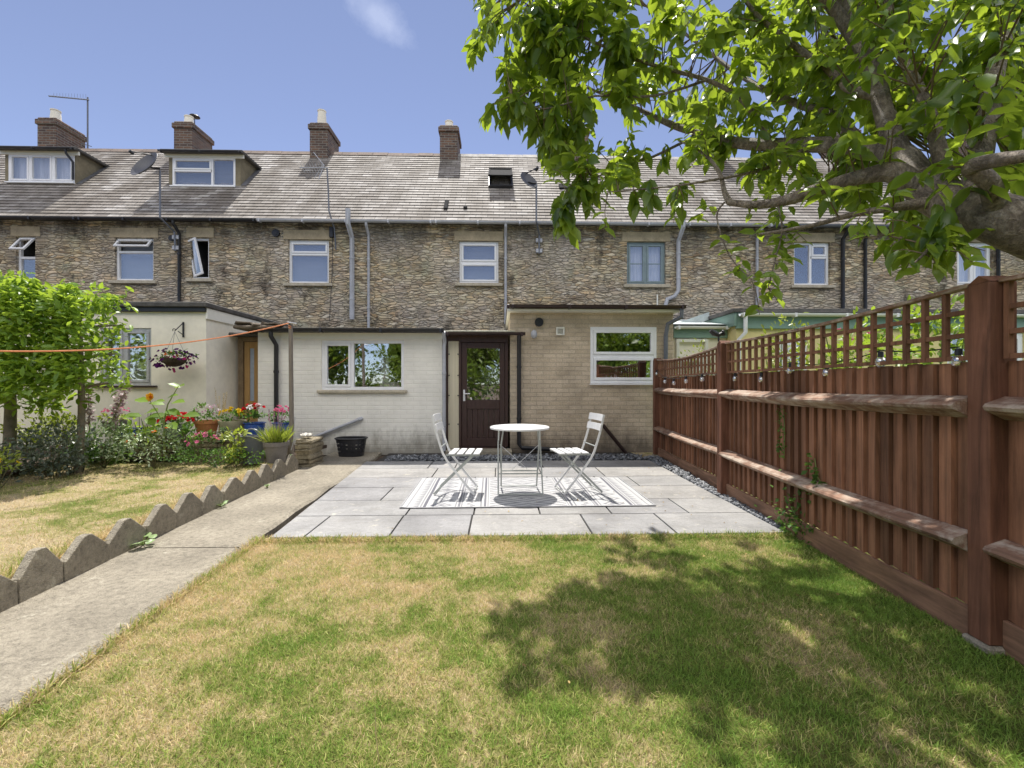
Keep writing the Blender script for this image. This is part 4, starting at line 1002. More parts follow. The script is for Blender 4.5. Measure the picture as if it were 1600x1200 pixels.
gutter(E, xa, xb, YR - .07, zt - .02, UPVC, .05)
window(E, *wins_, YR - .01, [(0, 1, 0, .6, 'sash')], w=.06, m=UPVCW)
E = empty('yellow_extension', (7, 8.3, 0), 'pale yellow extension with green fascia and white gutter seen over the fence', 'extension')
YR = 8.3; xa, xb = P(1150, 600, YR).x, P(1700, 600, YR).x; zt = P(1200, 489, YR).z
w1_ = px_rect(1215, 1262, 530, 600, YR); w2_ = px_rect(1480, 1600, 520, 600, YR)
mb = MB(); wall(mb, xa, xb, 0, zt, YR, [w1_, w2_], .06, 1.4); mb.quad((xa, YR, 0), (xa, YM, 0), (xa, YM, zt), (xa, YR, zt)); mb.build('wall', [YELR, DARKIN], E)
window(E, *w1_, YR + .02, [(0, .5, 0, 1, 'sash'), (.5, 1, 0, 1, 'sash')], w=.06); window(E, *w2_, YR + .02, [(0, .5, 0, 1, 'sash'), (.5, 1, 0, 1, 'sash')], w=.06)
mb = MB(); mb.box(xa - .02, xb, YR - .06, YR - .003, P(1200, 514, YR).z, zt - .003, .004); mb.box(xa - .06, xa - .003, YR - .06, YM - .01, zt - .25, zt - .003, .004); mb.build('fascia', SAGE, E)
mb = MB(); mb.box(xa - .1, xb, YR - .1, YM - .004, zt + .0, zt + .07, .006); mb.build('roof', FELT, E)
mb = MB(); a = P(1052, 512, 9.3); mb.prism([(xa - 1.35, zt - .42), (xa - .08, zt + .0), (xa - .08, zt + .16), (xa - 1.35, zt - .28)], 'y', 9.2, 9.26); mb.build('barge_board', mottle('weathered_board', (.45, .5, .5), .2, 4, .7, .002), E)
gutter(E, xa, xb, YR - .14, zt - .03, UPVC, .055)
xk = P(1163, 600, YR - .1).x
downpipe(E, [(xk, YR - .14, zt - .07), (xk, YR - .14, zt - .38), (xk - .09, YR - .08, zt - .5), (xk - .09, YR - .08, .1)], UPVC, .036, clips=False)


# ================================================================ FENCE
def fence():
    t = empty('fence', (fB.x, fB.y, 0), 'dark red brown close board fence with trellis top and arris rails beside the patio', 'fence')
    dirv = (fC - fA).normalized(); nrm = Vector((dirv.y, -dirv.x, 0));
    if nrm.x < 0: nrm = -nrm                            # away from the garden
    gap = (fC - fB).length; nextp = fC + (fC - fB).normalized() * gap
    posts = [fA, fB, fC, nextp]; zt = [1.625, 1.66, 1.69, 1.7]
    def frame_at(p): return Matrix(((dirv.x, nrm.x, 0, p.x), (dirv.y, nrm.y, 0, p.y), (0, 0, 1, 0), (0, 0, 0, 1)))
    for p, z in zip(posts, zt):                        # local x along the fence towards the camera, y away from the garden
        mb = MB(); M_ = frame_at(p); mb.box(-.0, .105, 0, .125, .03, z - .03, .006, M_)
        mb.prism([(0.0, z - .03), (.0525, z + .004), (.105, z - .03)], 'y', .004, .121)
        for i in range(-6, 0):
            v = mb.v[i]; mb.v[i] = tuple(M_ @ Vector((v[0], v[1], v[2])))
        o = mb.build('post', FWP, t)
        mb = MB(); mb.box(-.015, .12, -.015, .14, -.1, .03, .01, M_); mb.build('post_footing', EDGEM, o)
    rr = random.Random(11)
    for k in range(3):
        a, b_ = posts[k], posts[k + 1]; L = (b_ - a).length; M_ = frame_at(a); za, zb = zt[k] - .02, zt[k + 1] - .02
        s0, s1 = .105, L
        def top(x): u = (x - s0) / (s1 - s0); return za + (zb - za) * u - 4 * u * (1 - u) * (.055 if k == 0 else .03)
        mb = MB(); mb.box(s0, s1, .055, .08, .0, .15, .004, M_); mb.build('gravel_board', FWG, t)
        mb = MB(); x = s0; tints = []
        while x < s1 - .02:                             # feather edge boards, one panel
            w = .098; x2 = min(x + w, s1); dz = rr.uniform(-.006, .006); sk = rr.uniform(-.002, .002)
            vs = [(x, .085, .15), (x2, .085 + .004, .15), (x2, .085 + .008, .15), (x, .085 + .022, .15)]
            # thick edge towards the camera, thin edge tucked behind its neighbour
            vs = [(x, .084 + sk, .152), (x2 - .008, .064 + sk, .152), (x2 - .008, .094, .152), (x, .094, .152)]
            vs2 = [(v[0], v[1], 1.305 + dz) for v in vs]
            tints += [rr.random()] * 6
            mb.add([M_ @ Vector(v) for v in vs + vs2], [(3, 2, 1, 0), (4, 5, 6, 7)] + [(i, (i + 1) % 4, 4 + (i + 1) % 4, 4 + i) for i in range(4)]); x = x2 + rr.uniform(-.001, .002)
        mb.box(s0, s1, .108, .118, .16, 1.29, 0, M_)
        bo = mb.build('board_panel', FW, t); at = bo.data.attributes.new('tint', 'FLOAT', 'FACE'); at.data.foreach_set('value', (tints + [.1] * 6)[:len(bo.data.polygons)])
        for zr in (1.095, .46):                         # arris rails: triangular section
            mb = MB(); n = 14; sec = [(.066, -.055), (-.022, -.012), (-.03, .004), (-.02, .018), (.066, .05)]
            vs = []
            for i in range(n + 1):
                x = s0 + (s1 - s0) * i / n; wv = .004 * math.sin(i * 1.9 + k)
                sag = -.012 * math.sin(math.pi * i / n)
                vs += [M_ @ Vector((x, q[0] + wv * .5, zr + q[1] + sag)) for q in sec]
            m_ = len(sec)
            mb.add(vs, [(i * m_ + j, i * m_ + (j + 1) % m_, (i + 1) * m_ + (j + 1) % m_, (i + 1) * m_ + j) for i in range(n) for j in range(m_)] + [tuple(range(m_)), tuple(n * m_ + j for j in range(m_))])
            mb.build('rail', FWR, t)
        mb = MB(); n = int((s1 - s0) / .118)
        for i in range(n + 1):
            x = s0 + .012 + (s1 - s0 - .036) * i / n; mb.box(x, x + .022, .05, .074, 1.312, top(x) - .018, 0, M_)
        for i in range(n):
            x = s0 + .012 + (s1 - s0 - .036) * i / n + .022; x2 = s0 + .012 + (s1 - s0 - .036) * (i + 1) / n
            for z in (1.312, 1.42, 1.53): mb.bar(M_ @ Vector((x, .064, z + .011)), M_ @ Vector((x2, .064, z + .011)), .02, .022)
            
        mb.build('trellis', FW, t)
        mb = MB(); n = 16
        for i in range(n):
            x = s0 + (s1 - s0) * i / n; x2 = s0 + (s1 - s0) * (i + 1) / n
            mb.bar(M_ @ Vector((x, .06, top(x) - .008)), M_ @ Vector((x2 + .002, .06, top(x2) - .008)), .046, .02, bev=.003)
        mb.build('capping', FWR, t)
    return dirv, nrm
fdir, fnrm = fence()
# string lights
def bulbs():
    pts_px = [(1026, 583), (1039, 595), (1053, 597), (1072, 594), (1097, 591), (1149, 590), (1190, 591), (1235, 577), (1292, 580), (1376, 562), (1498, 560)]
    t = empty('string_lights', (fB.x, fB.y, 1.2), 'string of clear globe bulbs with black caps strung along the brown fence', 'string lights')
    W_ = []
    for px, py in pts_px:
        # meet the vertical plane of the fence face
        d = ray(px, py); n = fnrm; p0 = fA + n * .035
        tt = (p0.x * n.x + p0.y * n.y) / (d[0] * n.x + d[1] * n.y); W_.append(Vector((d[0] * tt, d[1] * tt, H + d[2] * tt)))
    mb = MB(); pts = []
    for a, b_ in zip(W_[:-1], W_[1:]):
        for k in range(5):
            u = k / 5; p = a.lerp(b_, u); p.z += .055 - .05 * u * (1 - u); pts.append(p)
    pts.append(W_[-1] + Vector((0, 0, .055))); mb.tube(pts, .0035, 5); mb.build('cable', BLACKP, t)
    bg = m_glass('bulb_glass', .45); fil = mottle('bulb_filament', (.7, .6, .4), .1, 5, .4, 0)
    for p in W_:
        mb = MB(); mb.lathe(p, [(.004, .05), (.014, .047), (.0155, .018), (.012, .015)], 10); c = mb.build('bulb_socket', BLACKP, t)
        mb = MB(); mb.lathe(p, [(.013, .017), (.026, .004), (.031, -.014), (.025, -.034), (.009, -.044)], 12)
        mb.mat(1); mb.lathe(p, [(.006, .012), (.012, -.005), (.005, -.024)], 8); mb.build('bulb', [bg, UPVC], c, smooth=True)
bulbs()
# hose end hooked over the second post
mb = MB(); p = fB + Vector((.03, .02, 1.7)); mb.tube([p + Vector((-.09, 0, .08)), p + Vector((-.05, 0, .05)), p + Vector((.0, 0, .03)), p + Vector((.04, 0, .05))], [.022, .03, .022, .02], 10); mb.tube([p + Vector((.04, 0, .05)), p + Vector((.055, 0, .055))], .034, 14); mb.tube([p + Vector((0, 0, -.04)), p + Vector((0, 0, .03))], .01, 6)
props(mb.build('spotlight', BLACKP), 'small black spotlight clipped on top of the middle fence post', 'spotlight')

# ================================================================ TABLE, CHAIRS, RUG
def rug():
    bl, br, fl, fr = G(659, 747, .034), G(966, 746, .034), G(625, 794, .034), G(1024, 790, .034)
    nu, nv = 340, 150; W_ = 2.5; Hh = 1.4
    u = (np.arange(nu) + .5) / nu; v = (np.arange(nv) + .5) / nv; U, Vv = np.meshgrid(u, v)
    X = (U - .5) * W_; Y = (Vv - .5) * Hh; a = np.abs(X)
    g = np.zeros_like(X)
    tri = lambda t, p: 2 * np.abs((t / p) % 1 - .5)
    def band(c, w): return np.abs(a - c) < w / 2
    for c, w, val in ((.40, .012, .8), (.43, .022, .9), (.47, .012, .7), (.66, .012, .6), (.69, .02, .8), (.72, .012, .6), (1.02, .03, 1), (1.06, .012, .6), (1.19, .01, .5)): g = np.where(band(c, w), val, g)
    d = tri(Y, .35) * .16 + tri(X, .35) * .16
    cen = a < .385
    r = (np.abs((X) / .36) + np.abs(((Y + .175) % .35 - .175) / .175)); g = np.where(cen & (np.abs((r * 2) % 1 - .5) < .2) , .6, g)
    m1 = (a > .5) & (a < .64); q = tri(Y, .14) * .07 + .535; g = np.where(m1 & (np.abs(a - q) < .012), .7, g); g = np.where(m1 & (np.abs(a - q - .03) < .006), .6, g)
    m2 = (a > .74) & (a < .99); r2 = np.abs((a - .865) / .125) + np.abs(((Y + .1) % .2 - .1) / .1); g = np.where(m2 & ((r2 < .4) | (np.abs(r2 - .8) < .14)), .7, g)
    m3 = (a > 1.08) & (a < 1.18); g = np.where(m3 & ((a - 1.08) < .08 * tri(Y, .08)), .55, g)
    g = np.clip(g * 1.05, 0, 1)
    P0 = lambda s, t: (fl.x + (fr.x - fl.x) * s) * (1 - t) + (bl.x + (br.x - bl.x) * s) * t
    Q0 = lambda s, t: (fl.y + (fr.y - fl.y) * s) * (1 - t) + (bl.y + (br.y - bl.y) * s) * t
    iu = np.arange(nu + 1) / nu; iv = np.arange(nv + 1) / nv; S, T_ = np.meshgrid(iu, iv)
    x = P0(S, T_); y = Q0(S, T_); z = .034 + .003 * np.sin(S * 23) * np.sin(T_ * 9) + .012 * np.exp(-((S) ** 2 + T_ ** 2) * 900) + .01 * np.exp(-((1 - S) ** 2 + T_ ** 2) * 900)
    V = np.stack([x, y, z], 2).reshape(-1, 3); nn = nu + 1
    i, j = np.meshgrid(np.arange(nu), np.arange(nv)); b0 = (j * nn + i).ravel()
    T = np.concatenate([np.stack([b0, b0 + 1, b0 + nn + 1], 1), np.stack([b0, b0 + nn + 1, b0 + nn], 1)])
    m, nt, b, pos = newmat('woven_rug'); tt = nd(nt, 'Attribute', attribute_name='tint').outputs['Fac']
    w = nd(nt, 'TexWave', {'Vector': pos, 'Scale': 60.0}, bands_direction='Y').outputs['Fac']
    base(nt, b, mixc(nt, .3, ramp(nt, tt, [(0, (.58, .58, .58)), (1, (.16, .16, .19))]), ramp(nt, w, [(0, .7), (1, 1)]), 'MULTIPLY')); b.inputs['Roughness'].default_value = .85; bump(nt, b, w, .002)
    gg = g.ravel(); o = npmesh('outdoor_rug', V, T, m, np.concatenate([gg, gg]), smooth=False)
    props(o, 'white and grey geometric patterned outdoor rug lying on the pale patio under the table', 'rug')
    e = MB(); 
    for k in range(40):
        f0 = Vector((P0(k / 40, 0), Q0(k / 40, 0), .037)); f1 = Vector((P0((k + 1) / 40, 0), Q0((k + 1) / 40, 0), .037)); e.bar(f0, f1, .016, .006)
    for s in (0, 1): e.bar(Vector((P0(s, 0), Q0(s, 0), .037)), Vector((P0(s, 1), Q0(s, 1), .037)), .014, .006)
    e.build('binding', mottle('rug_binding', (.3, .3, .31), .2, 20, .8, 0), o)
rug()
ZP = .04
def table():
    c = G(812, 773, 0); t = empty('bistro_table', (c.x, 4.93, ZP), 'white round folding bistro table between the two chairs', 'table')
    mb = MB(); r = .32; zt = .70
    mb.lathe((0, 0, zt), [(.03, -.004), (r - .012, -.004), (r - .006, -.022), (r, -.022), (r + .002, -.006), (r - .004, .0), (r - .02, .002), (.01, .003)], 48); mb.build('table_top', WHITEM, t, local=True, smooth=True)
    for sgn, wx in ((1, .232), (-1, .2)):
        mb = MB(); ya, yb = .19 * sgn, -.2 * sgn; zf = .012
        for s in (-1, 1):
            k0 = Vector((s * (wx - .02), ya, zt - .012)); k1 = Vector((s * wx, ya * .55, zt * .74)); k2 = Vector((s * wx, yb, zf))
            mb.tube([k0, k1, k2], .0085, 8)
        mb.tube([(-wx, yb, zf), (wx, yb, zf)], .008, 8)
        u = .62; yy = ya * .55 + (yb - ya * .55) * .62; zz = zt * .74 + (zf - zt * .74) * .62
        mb.bar((-wx, yy, zz), (wx, yy, zz), .012, .012)
        mb.build('leg_frame', LEGM, t, local=True, smooth=True)
    mb = MB()
    for s in (-1, 1):
        mb.bar((-.215 * s, .1 + .012 * s, zt * .70), (.09 * s, -.02 + .012 * s, zt * .33), .004, .016, (0, 1, 0))
    for s in (-1, 1): mb.bar((-.23 * s, .11, zt * .7), (-.23 * s, .12, zt * .985), .012, .012, (0, 1, 0))
    mb.tube([(-.2, .19, zt - .014), (.2, .19, zt - .014)], .007, 8); mb.tube([(-.2, -.19, zt - .014), (.2, -.19, zt - .014)], .007, 8)
    mb.build('brace', WHITEM, t, local=True)
table()
def chair():
    t = empty('bistro_chair', (0, 0, ZP), 'left white slatted folding chair with its back towards the cream wall', 'chair', 'folding chairs at the bistro table')
    zs = .425; hw = .19
    for i in range(4):
        x0 = .015 + i * .086; mb = MB(); mb.box(x0, x0 + .066, -hw, hw, zs, zs + .016, .004); mb.build('seat_slat', WHITEM, t, local=True)
    for s in (-1, 1): mb = MB(); mb.bar((-.01, s * .165, zs - .008), (.34, s * .165, zs - .008), .006, .016); mb.build('seat_rail', LEGM, t, local=True)
    back = [(-.155, .835), (-.125, .70), (-.085, .56), (-.045, .44), (.0, .36), (.14, .18), (.285, .008)]
    for s in (-1, 1):
        mb = MB()
        for a, b_ in zip(back[:-1], back[1:]): mb.bar((a[0], s * .178, a[1]), (b_[0], s * .178, b_[1]), .007, .022, (0, s, 0) if False else (1, 0, 0))
        mb.build('back_leg', WHITEM, t, local=True)
        mb = MB(); mb.bar((.27, s * .155, zs - .012), (-.145, s * .155, .008), .007, .02, (1, 0, 0)); mb.build('front_leg', LEGM, t, local=True)
    for a, b_, in ((.835, .765), (.735, .665)):
        mb = MB(); n = 6
        xm = lambda z: -.155 + (.835 - z) * .215
        for i in range(n):
            y0 = -.2 + .4 * i / n; y1 = -.2 + .4 * (i + 1) / n; c0 = -.02 * (1 - (y0 / .2) ** 2); c1 = -.02 * (1 - (y1 / .2) ** 2)
            p = lambda y, c, z, o: (xm(z) + c + o + .012, y, z)
            mb.add([p(y0, c0, b_, 0), p(y1, c1, b_, 0), p(y1, c1, a, 0), p(y0, c0, a, 0), p(y0, c0, b_, .008), p(y1, c1, b_, .008), p(y1, c1, a, .008), p(y0, c0, a, .008)],
                   [(0, 1, 2, 3), (7, 6, 5, 4), (0, 4, 5, 1), (3, 2, 6, 7), (0, 3, 7, 4), (1, 5, 6, 2)])
        mb.build('back_slat', WHITEM, t, local=True)
    mb = MB()
    for x, z in ((-.135, .02), (.275, .022)): mb.tube([(x, -.17, z), (x, .17, z)], .006, 6)
    mb.tube([(-.07, -.178, .5), (-.07, .178, .5)], .006, 6)
    mb.build('stretcher', LEGM, t, local=True)
    return t
ch = chair(); p = G(705, 772); ch.location = (p.x - .01, 4.93, ZP); ch.rotation_euler.z = R(-3)
c2 = copy_tree(ch); p = G(914, 771); c2.location = (p.x - .01, 4.95, ZP); c2.rotation_euler.z = R(180 + 9)
c2['label'] = 'right white slatted folding chair standing nearer to the brown fence'

# ================================================================ EDGING BLOCKS
def edging():
    pk = [(-14, 893), (56, 867), (129, 839), (197, 814), (249, 793), (294, 775), (331, 760), (362, 748), (392, 737), (414, 728), (435, 719.5), (456, 712)]
    ys = []
    y = 2.12
    for px, py in pk:                                    # peak stands above the path edge line
        lo, hi = 1.2, 9
        for _ in range(40):
            mid = (lo + hi) / 2; x = PL(mid) - .02; q = x * math.cos(TH) - mid * math.sin(TH); dd = x * math.sin(TH) + mid * math.cos(TH)
            if 800 + F * q / dd < px: lo = mid
            else: hi = mid
        ys.append(lo)
    base_ = None; L0 = .36
    ys = [ys[0] - .36] + ys
    for i, y in enumerate(ys):
        y0 = (ys[i - 1] + y) / 2 if i else y - .18; y1 = (y + ys[i + 1]) / 2 if i + 1 < len(ys) else y + .17
        L = y1 - y0 - .008; rr = random.Random(i); x = PL((y0 + y1) / 2) - .02
        t_ = .05; zt = .268 + rr.uniform(-.014, .014); zv = .15 + rr.uniform(-.01, .01)
        mb = MB(); hl_ = L / 2
        prof = [(-hl_, -.06), (hl_, -.06), (hl_, zv), (hl_ - .008, zv + .003), (.03, zt - .004), (.0, zt), (-.03, zt - .004), (-hl_ + .008, zv + .003), (-hl_, zv)]
        mb.prism(prof, 'x', -t_ / 2, t_ / 2)
        o = mb.build('edging_block', EDGEM, None); bv = o.modifiers.new('b', 'BEVEL'); bv.width = .006; bv.segments = 2
        ang = math.atan2(pl1.x - pl0.x, pl1.y - pl0.y); o.location = (x, (y0 + y1) / 2, 0); o.rotation_euler = (rr.uniform(-.01, .01), rr.uniform(-.05, .03), -ang + rr.uniform(-.02, .02))
        n = len(ys)
        words = ['cut off by the left edge of the picture', 'nearest whole one, lichen spotted', 'second whole one counted from the camera', 'just before the round leaved weed', 'beside the round leaved weed on the path', 'behind the round leaved weed', 'in the middle of the row', 'just past the middle of the row', 'beside the small second weed', 'fourth from the far end', 'third from the far end', 'second from the far end', 'farthest one, by the clothes post']
        props(o, 'grey pointed concrete edging block, ' + words[min(i, 12)], 'edging block', 'zigzag edging blocks along the path')
edging()

# ================================================================ PLANTS: helpers
def leafcloud(n, c, r, size, tpl=LEAF, droop=.0, shell=.35, flat=.6, seed=None):
    """leaves spread through an ellipsoid, denser towards its skin, gathered in small clumps"""
    k = max(3, n // 14); cc = unit(RNG.normal(size=(k, 3))) * (shell + (1 - shell) * RNG.uniform(0, 1, (k, 1)) ** .6)
    idx = RNG.integers(0, k, n); p = cc[idx] + RNG.normal(size=(n, 3)) * .16
    p = np.asarray(c) + p * np.asarray(r)
    d = unit(p - np.asarray(c)) * .8 + RNG.normal(size=(n, 3)) * .7 + [0, 0, .25 - droop]
    rot = frames(d, RNG.normal(size=(n, 3)) * flat + [0, 0, 1.0])
    s = size * RNG.uniform(.65, 1.2, n)
    V, T = scatter(tpl[0], tpl[1], p, rot, s)
    tint = np.clip(RNG.uniform(0, 1, k)[idx] * .6 + RNG.uniform(0, .5, n), 0, 1)
    return V, T, np.repeat(tint, len(tpl[1]))
def merge(parts):
    Vs, Ts, ti = [], [], []; o = 0
    for V, T, t in parts: Vs.append(V); Ts.append(T + o); ti.append(t); o += len(V)
    return np.concatenate(Vs), np.concatenate(Ts), np.concatenate(ti)
PETAL = ([(0, 0, 0), (.6, .45, .1), (1, 0, .15), (.6, -.45, .1)], [(0, 2, 1), (0, 3, 2)])
def blooms(n, c, r, size, up=.5, npet=7, half=True):
    """flower heads: rosettes of petals scattered over the upper side of an ellipsoid"""
    d = RNG.normal(size=(n, 3)); d[:, 2] = np.abs(d[:, 2]) + .2 if half else d[:, 2]; d = unit(d); p = np.asarray(c) + d * np.asarray(r) * RNG.uniform(.75, 1.08, (n, 1))
    P_, D_, S_ = [], [], []
    for i in range(n):
        ax = unit(d[i] + np.array([0, -.35, up])); a = unit(np.cross(ax, [0.3, .1, 1])); b_ = np.cross(ax, a)
        for k in range(npet):
            t = 2 * math.pi * k / npet + RNG.uniform(-.2, .2); P_.append(p[i]); D_.append(a * math.cos(t) + b_ * math.sin(t) + ax * RNG.uniform(.1, .9)); S_.append(size * RNG.uniform(.7, 1.15))
    D_ = np.array(D_); rot = frames(D_, np.repeat(unit(d + [0, -.3, .5]), npet, 0)); V, T = scatter(PETAL[0], PETAL[1], np.array(P_), rot, np.array(S_))
    return V, T, np.repeat(RNG.uniform(0, 1, len(P_)), 2)
def nm(name, parts, mat_, parent): V, T, t = merge(parts); return npmesh(name, V, T, mat_, t, parent)
def stems(mb, base_, tips, r=.004, bend=.1):
    for tp in tips:
        a = Vector(base_); b_ = Vector(tp); m_ = a.lerp(b_, .5) + Vector((random.uniform(-1, 1), random.uniform(-1, 1), 0)) * bend * (b_ - a).length * .5
        mb.tube([a, m_, b_], [r, r * .8, r * .5], 5)
def bush(name, px0, px1, pyt, pyb, Y, mat_, n, size, label, cat='shrub', fl=None, tpl=LEAFS, zb=None, group=None, rd=None, shell=.35):
    a = P(px0, pyt, Y); b_ = P(px1, pyb, Y); zb = b_.z if zb is None else zb
    c = ((a.x + b_.x) / 2, Y, (a.z + zb) / 2); r = ((b_.x - a.x) / 2, rd or max(.12, (b_.x - a.x) / 2.4), (a.z - zb) / 2)
    t = empty(name, (c[0], Y, zb), label, cat, group)
    mb = MB(); stems(mb, (c[0], Y, zb - .08), [(c[0] + random.uniform(-.7, .7) * r[0], Y + random.uniform(-.7, .7) * r[1], c[2] + random.uniform(-.2, .7) * r[2]) for _ in range(9)], .006); mb.build('stems', mottle(name + '_stem', (.12, .11, .05), .3, 8, .8, 0) if (name + '_stem') not in bpy.data.materials else bpy.data.materials[name + '_stem'], t)
    nm('foliage', [leafcloud(n, c, r, size, tpl, shell=shell)], mat_, t)
    for (m2, cnt, sz, nm_) in (fl or []): nm(nm_, [blooms(cnt, c, r, sz)], m2, t)
    return t, c, r

# ---- bed soil and low stone ledge
mb = MB(); p = [G(-250, 800, .14), G(0, 752, .14), G(110, 727, .14), G(250, 722, .14), G(430, 716, .14), G(470, 716, .14), (-2.75, 7.35, .14), (-7.5, 7.38, .14), (-8.5, 6.0, .14)]
n = len(p); mb.add([(q[0], q[1], ZL + .05) for q in p] + [((q[0] - .0), q[1] + (.25 if i < 6 else 0), ZL + .10) for i, q in enumerate(p)], [tuple(range(n, 2 * n))] + [(i, (i + 1) % n, n + (i + 1) % n, n + i) for i in range(n)])
props(mb.build('flower_bed', SOIL), kind='structure')
def rubble(name, x0, x1, y0, y1, z0, z1, m, label, cat, seed, sz=.16):
    rr = random.Random(seed); t = empty(name, ((x0 + x1) / 2, (y0 + y1) / 2, z0), label, cat)
    mb = MB(); z = z0
    while z < z1 - .02:
        h_ = min(rr.uniform(.06, .1), z1 - z); x = x0
        while x < x1 - .01:
            w = min(rr.uniform(sz * .7, sz * 1.6), x1 - x); j = lambda: rr.uniform(-.014, .014)
            mb.box(x + .003, x + w - .003, y0 + j(), y1 + j(), z, z + h_ - .004, .014); x += w
        z += h_
    for i, v in enumerate(mb.v): mb.v[i] = (v[0] + rr.uniform(-.012, .012), v[1] + rr.uniform(-.016, .016), v[2] + rr.uniform(-.01, .01))
    mb.build('stones', m, t); 
    return t
ROCK = m_concrete('garden_stone', (.42, .36, .25), .7, .02)
LY = 6.55; lz = P(323, 681, LY).z
rubble('low_stone_wall', P(190, 600, LY).x, P(447, 600, LY).x, LY - .12, LY + .2, .1, lz, ROCK, 'low dry stone ledge carrying the flower pots in front of the cream walls', 'wall', 4)
a, b_ = P(468, 685, 6.6), P(493, 727, 6.6); rubble('stone_pier', a.x, b_.x, 6.45, 6.9, .0, a.z, ROCK, 'short rubble stone pier at the end of the path beside the clothes post', 'pier', 8, .2)
mb = MB(); p = P(482, 682, 6.6); V_, T_ = ico()
for k in range(7):
    q = Vector((p.x + random.uniform(-.1, .1), 6.6 + random.uniform(-.1, .1), p.z + .02)); s = random.uniform(.03, .06); mb.add([(q.x + v[0] * s, q.y + v[1] * s, q.z + v[2] * s * .6) for v in V_], [tuple(f) for f in T_])
props(mb.build('loose_stones', mottle('pale_pebble', (.6, .57, .5), .2, 10, .8, .003)), 'heap of pale loose stones on top of the stone pier', 'stones')
mb = MB(); p = G(477, 724); mb.add([(p.x + v[0] * .14, p.y + v[1] * .1, .07 + v[2] * .09) for v in V_], [tuple(f) for f in T_]); o = mb.build('rock', ROCK); sb = o.modifiers.new('b', 'BEVEL'); sb.width = .02; sb.segments = 2
props(o, 'angular stone lying at the far end of the zigzag edging', 'rock')

# ---- pots
def pot(px, pyt, pyb, wpx, Y, m, label, kind='straight', name='flower_pot'):
    c = P(px, pyb, Y); zt = P(px, pyt, Y).z; r = wpx / 2 * Y / F; h_ = zt - c.z
    t = empty(name, (c.x, Y, c.z), label, 'flower pot', 'potted flowers on the stone ledge')
    if kind == 'straight': prof = [(r * .68, 0), (r * .92, h_ * .8), (r, h_ * .8), (r, h_), (r * .88, h_), (r * .84, h_ * .85)]
    elif kind == 'bowl': prof = [(r * .5, 0), (r * .82, h_ * .3), (r * .95, h_ * .75), (r, h_ * .9), (r, h_), (r * .9, h_), (r * .85, h_ * .85)]
    else: prof = [(r * .62, 0), (r * .8, h_ * .25), (r * .9, h_ * .7), (r * .88, h_ * .9), (r, h_ * .96), (r, h_), (r * .85, h_), (r * .8, h_ * .85)]
    mb = MB(); mb.lathe((0, 0, 0), prof, 24); mb.build('pot', m, t, local=True, smooth=True)
    mb = MB(); mb.lathe((0, 0, h_ * .82), [(r * .85, 0), (r * .6, .012), (.01, .014)], 16); mb.build('soil', SOIL, t, local=True)
    return t, (c.x, Y, zt), r
Y6 = 6.55
t, c, r = pot(323, 657, 680, 34, Y6, TERRA, 'terracotta pot of pale pink and white bedding flowers on the ledge')
nm('foliage', [leafcloud(160, (c[0], c[1], c[2] + .08), (.17, .15, .12), .055)], GREENM, t); nm('flowers', [blooms(22, (c[0], c[1], c[2] + .09), (.18, .16, .13), .02)], LPK, t); nm('white_flowers', [blooms(18, (c[0], c[1], c[2] + .09), (.18, .16, .14), .018)], WHT, t)
t, c, r = pot(363, 657, 679, 38, Y6, STPOT, 'stone coloured pot of yellow begonias between terracotta and blue pots', 'bowl')
nm('foliage', [leafcloud(150, (c[0], c[1], c[2] + .05), (.17, .15, .09), .05)], GREENM, t); nm('flowers', [blooms(26, (c[0], c[1], c[2] + .07), (.15, .13, .1), .035, npet=10)], YEL, t)
t, c, r = pot(398, 660, 680, 32, Y6, BLUEG, 'blue glazed pot of red and white geraniums on the ledge', 'glazed')
nm('foliage', [leafcloud(150, (c[0], c[1], c[2] + .07), (.15, .14, .11), .06)], GREENM, t); nm('flowers', [blooms(16, (c[0] - .02, c[1], c[2] + .16), (.15, .12, .09), .036, npet=12)], RED, t); nm('white_flowers', [blooms(9, (c[0] + .03, c[1], c[2] + .18), (.15, .1, .06), .036, npet=12)], WHT, t)
t, c, r = pot(440, 660, 684, 28, Y6, BLUEG, 'blue glazed pot of pink geraniums behind the clothes post', 'glazed')
nm('foliage', [leafcloud(110, (c[0], c[1], c[2] + .06), (.14, .13, .1), .055)], GREENM, t); nm('flowers', [blooms(15, (c[0], c[1], c[2] + .14), (.14, .12, .1), .034, npet=11)], PNK, t)
t, c, r = pot(275, 663, 684, 36, 6.4, DGREYP, 'dark pot of trailing red begonias left of the terracotta pot')
nm('foliage', [leafcloud(170, (c[0], c[1], c[2] + .04), (.21, .18, .1), .055)], GREENM, t); nm('flowers', [blooms(48, (c[0], c[1], c[2] + .03), (.24, .2, .12), .035, npet=8)], RED, t)
t, c, r = pot(182, 657, 676, 36, 6.4, GRPOT, 'dark grey pot of mixed pale flowers left of the blue tray', 'bowl')
nm('foliage', [leafcloud(120, (c[0], c[1], c[2] + .07), (.17, .15, .11), .05)], LIMEM, t); nm('flowers', [blooms(20, (c[0], c[1], c[2] + .08), (.17, .14, .11), .024)], PNK, t)
t, c, r = pot(432, 690, 722, 37, 5.95, GRPOT, 'grey brown tapered pot of lavender standing before the clothes post'); t['group'] = 'garden pots on the ground'
n = 420; p = np.stack([c[0] + RNG.normal(0, .05, n), c[1] + RNG.normal(0, .05, n), np.full(n, c[2])], 1); d = (p - [c[0], c[1], c[2]]) * 7 + RNG.normal(size=(n, 3)) * .25 + [0, 0, 1]
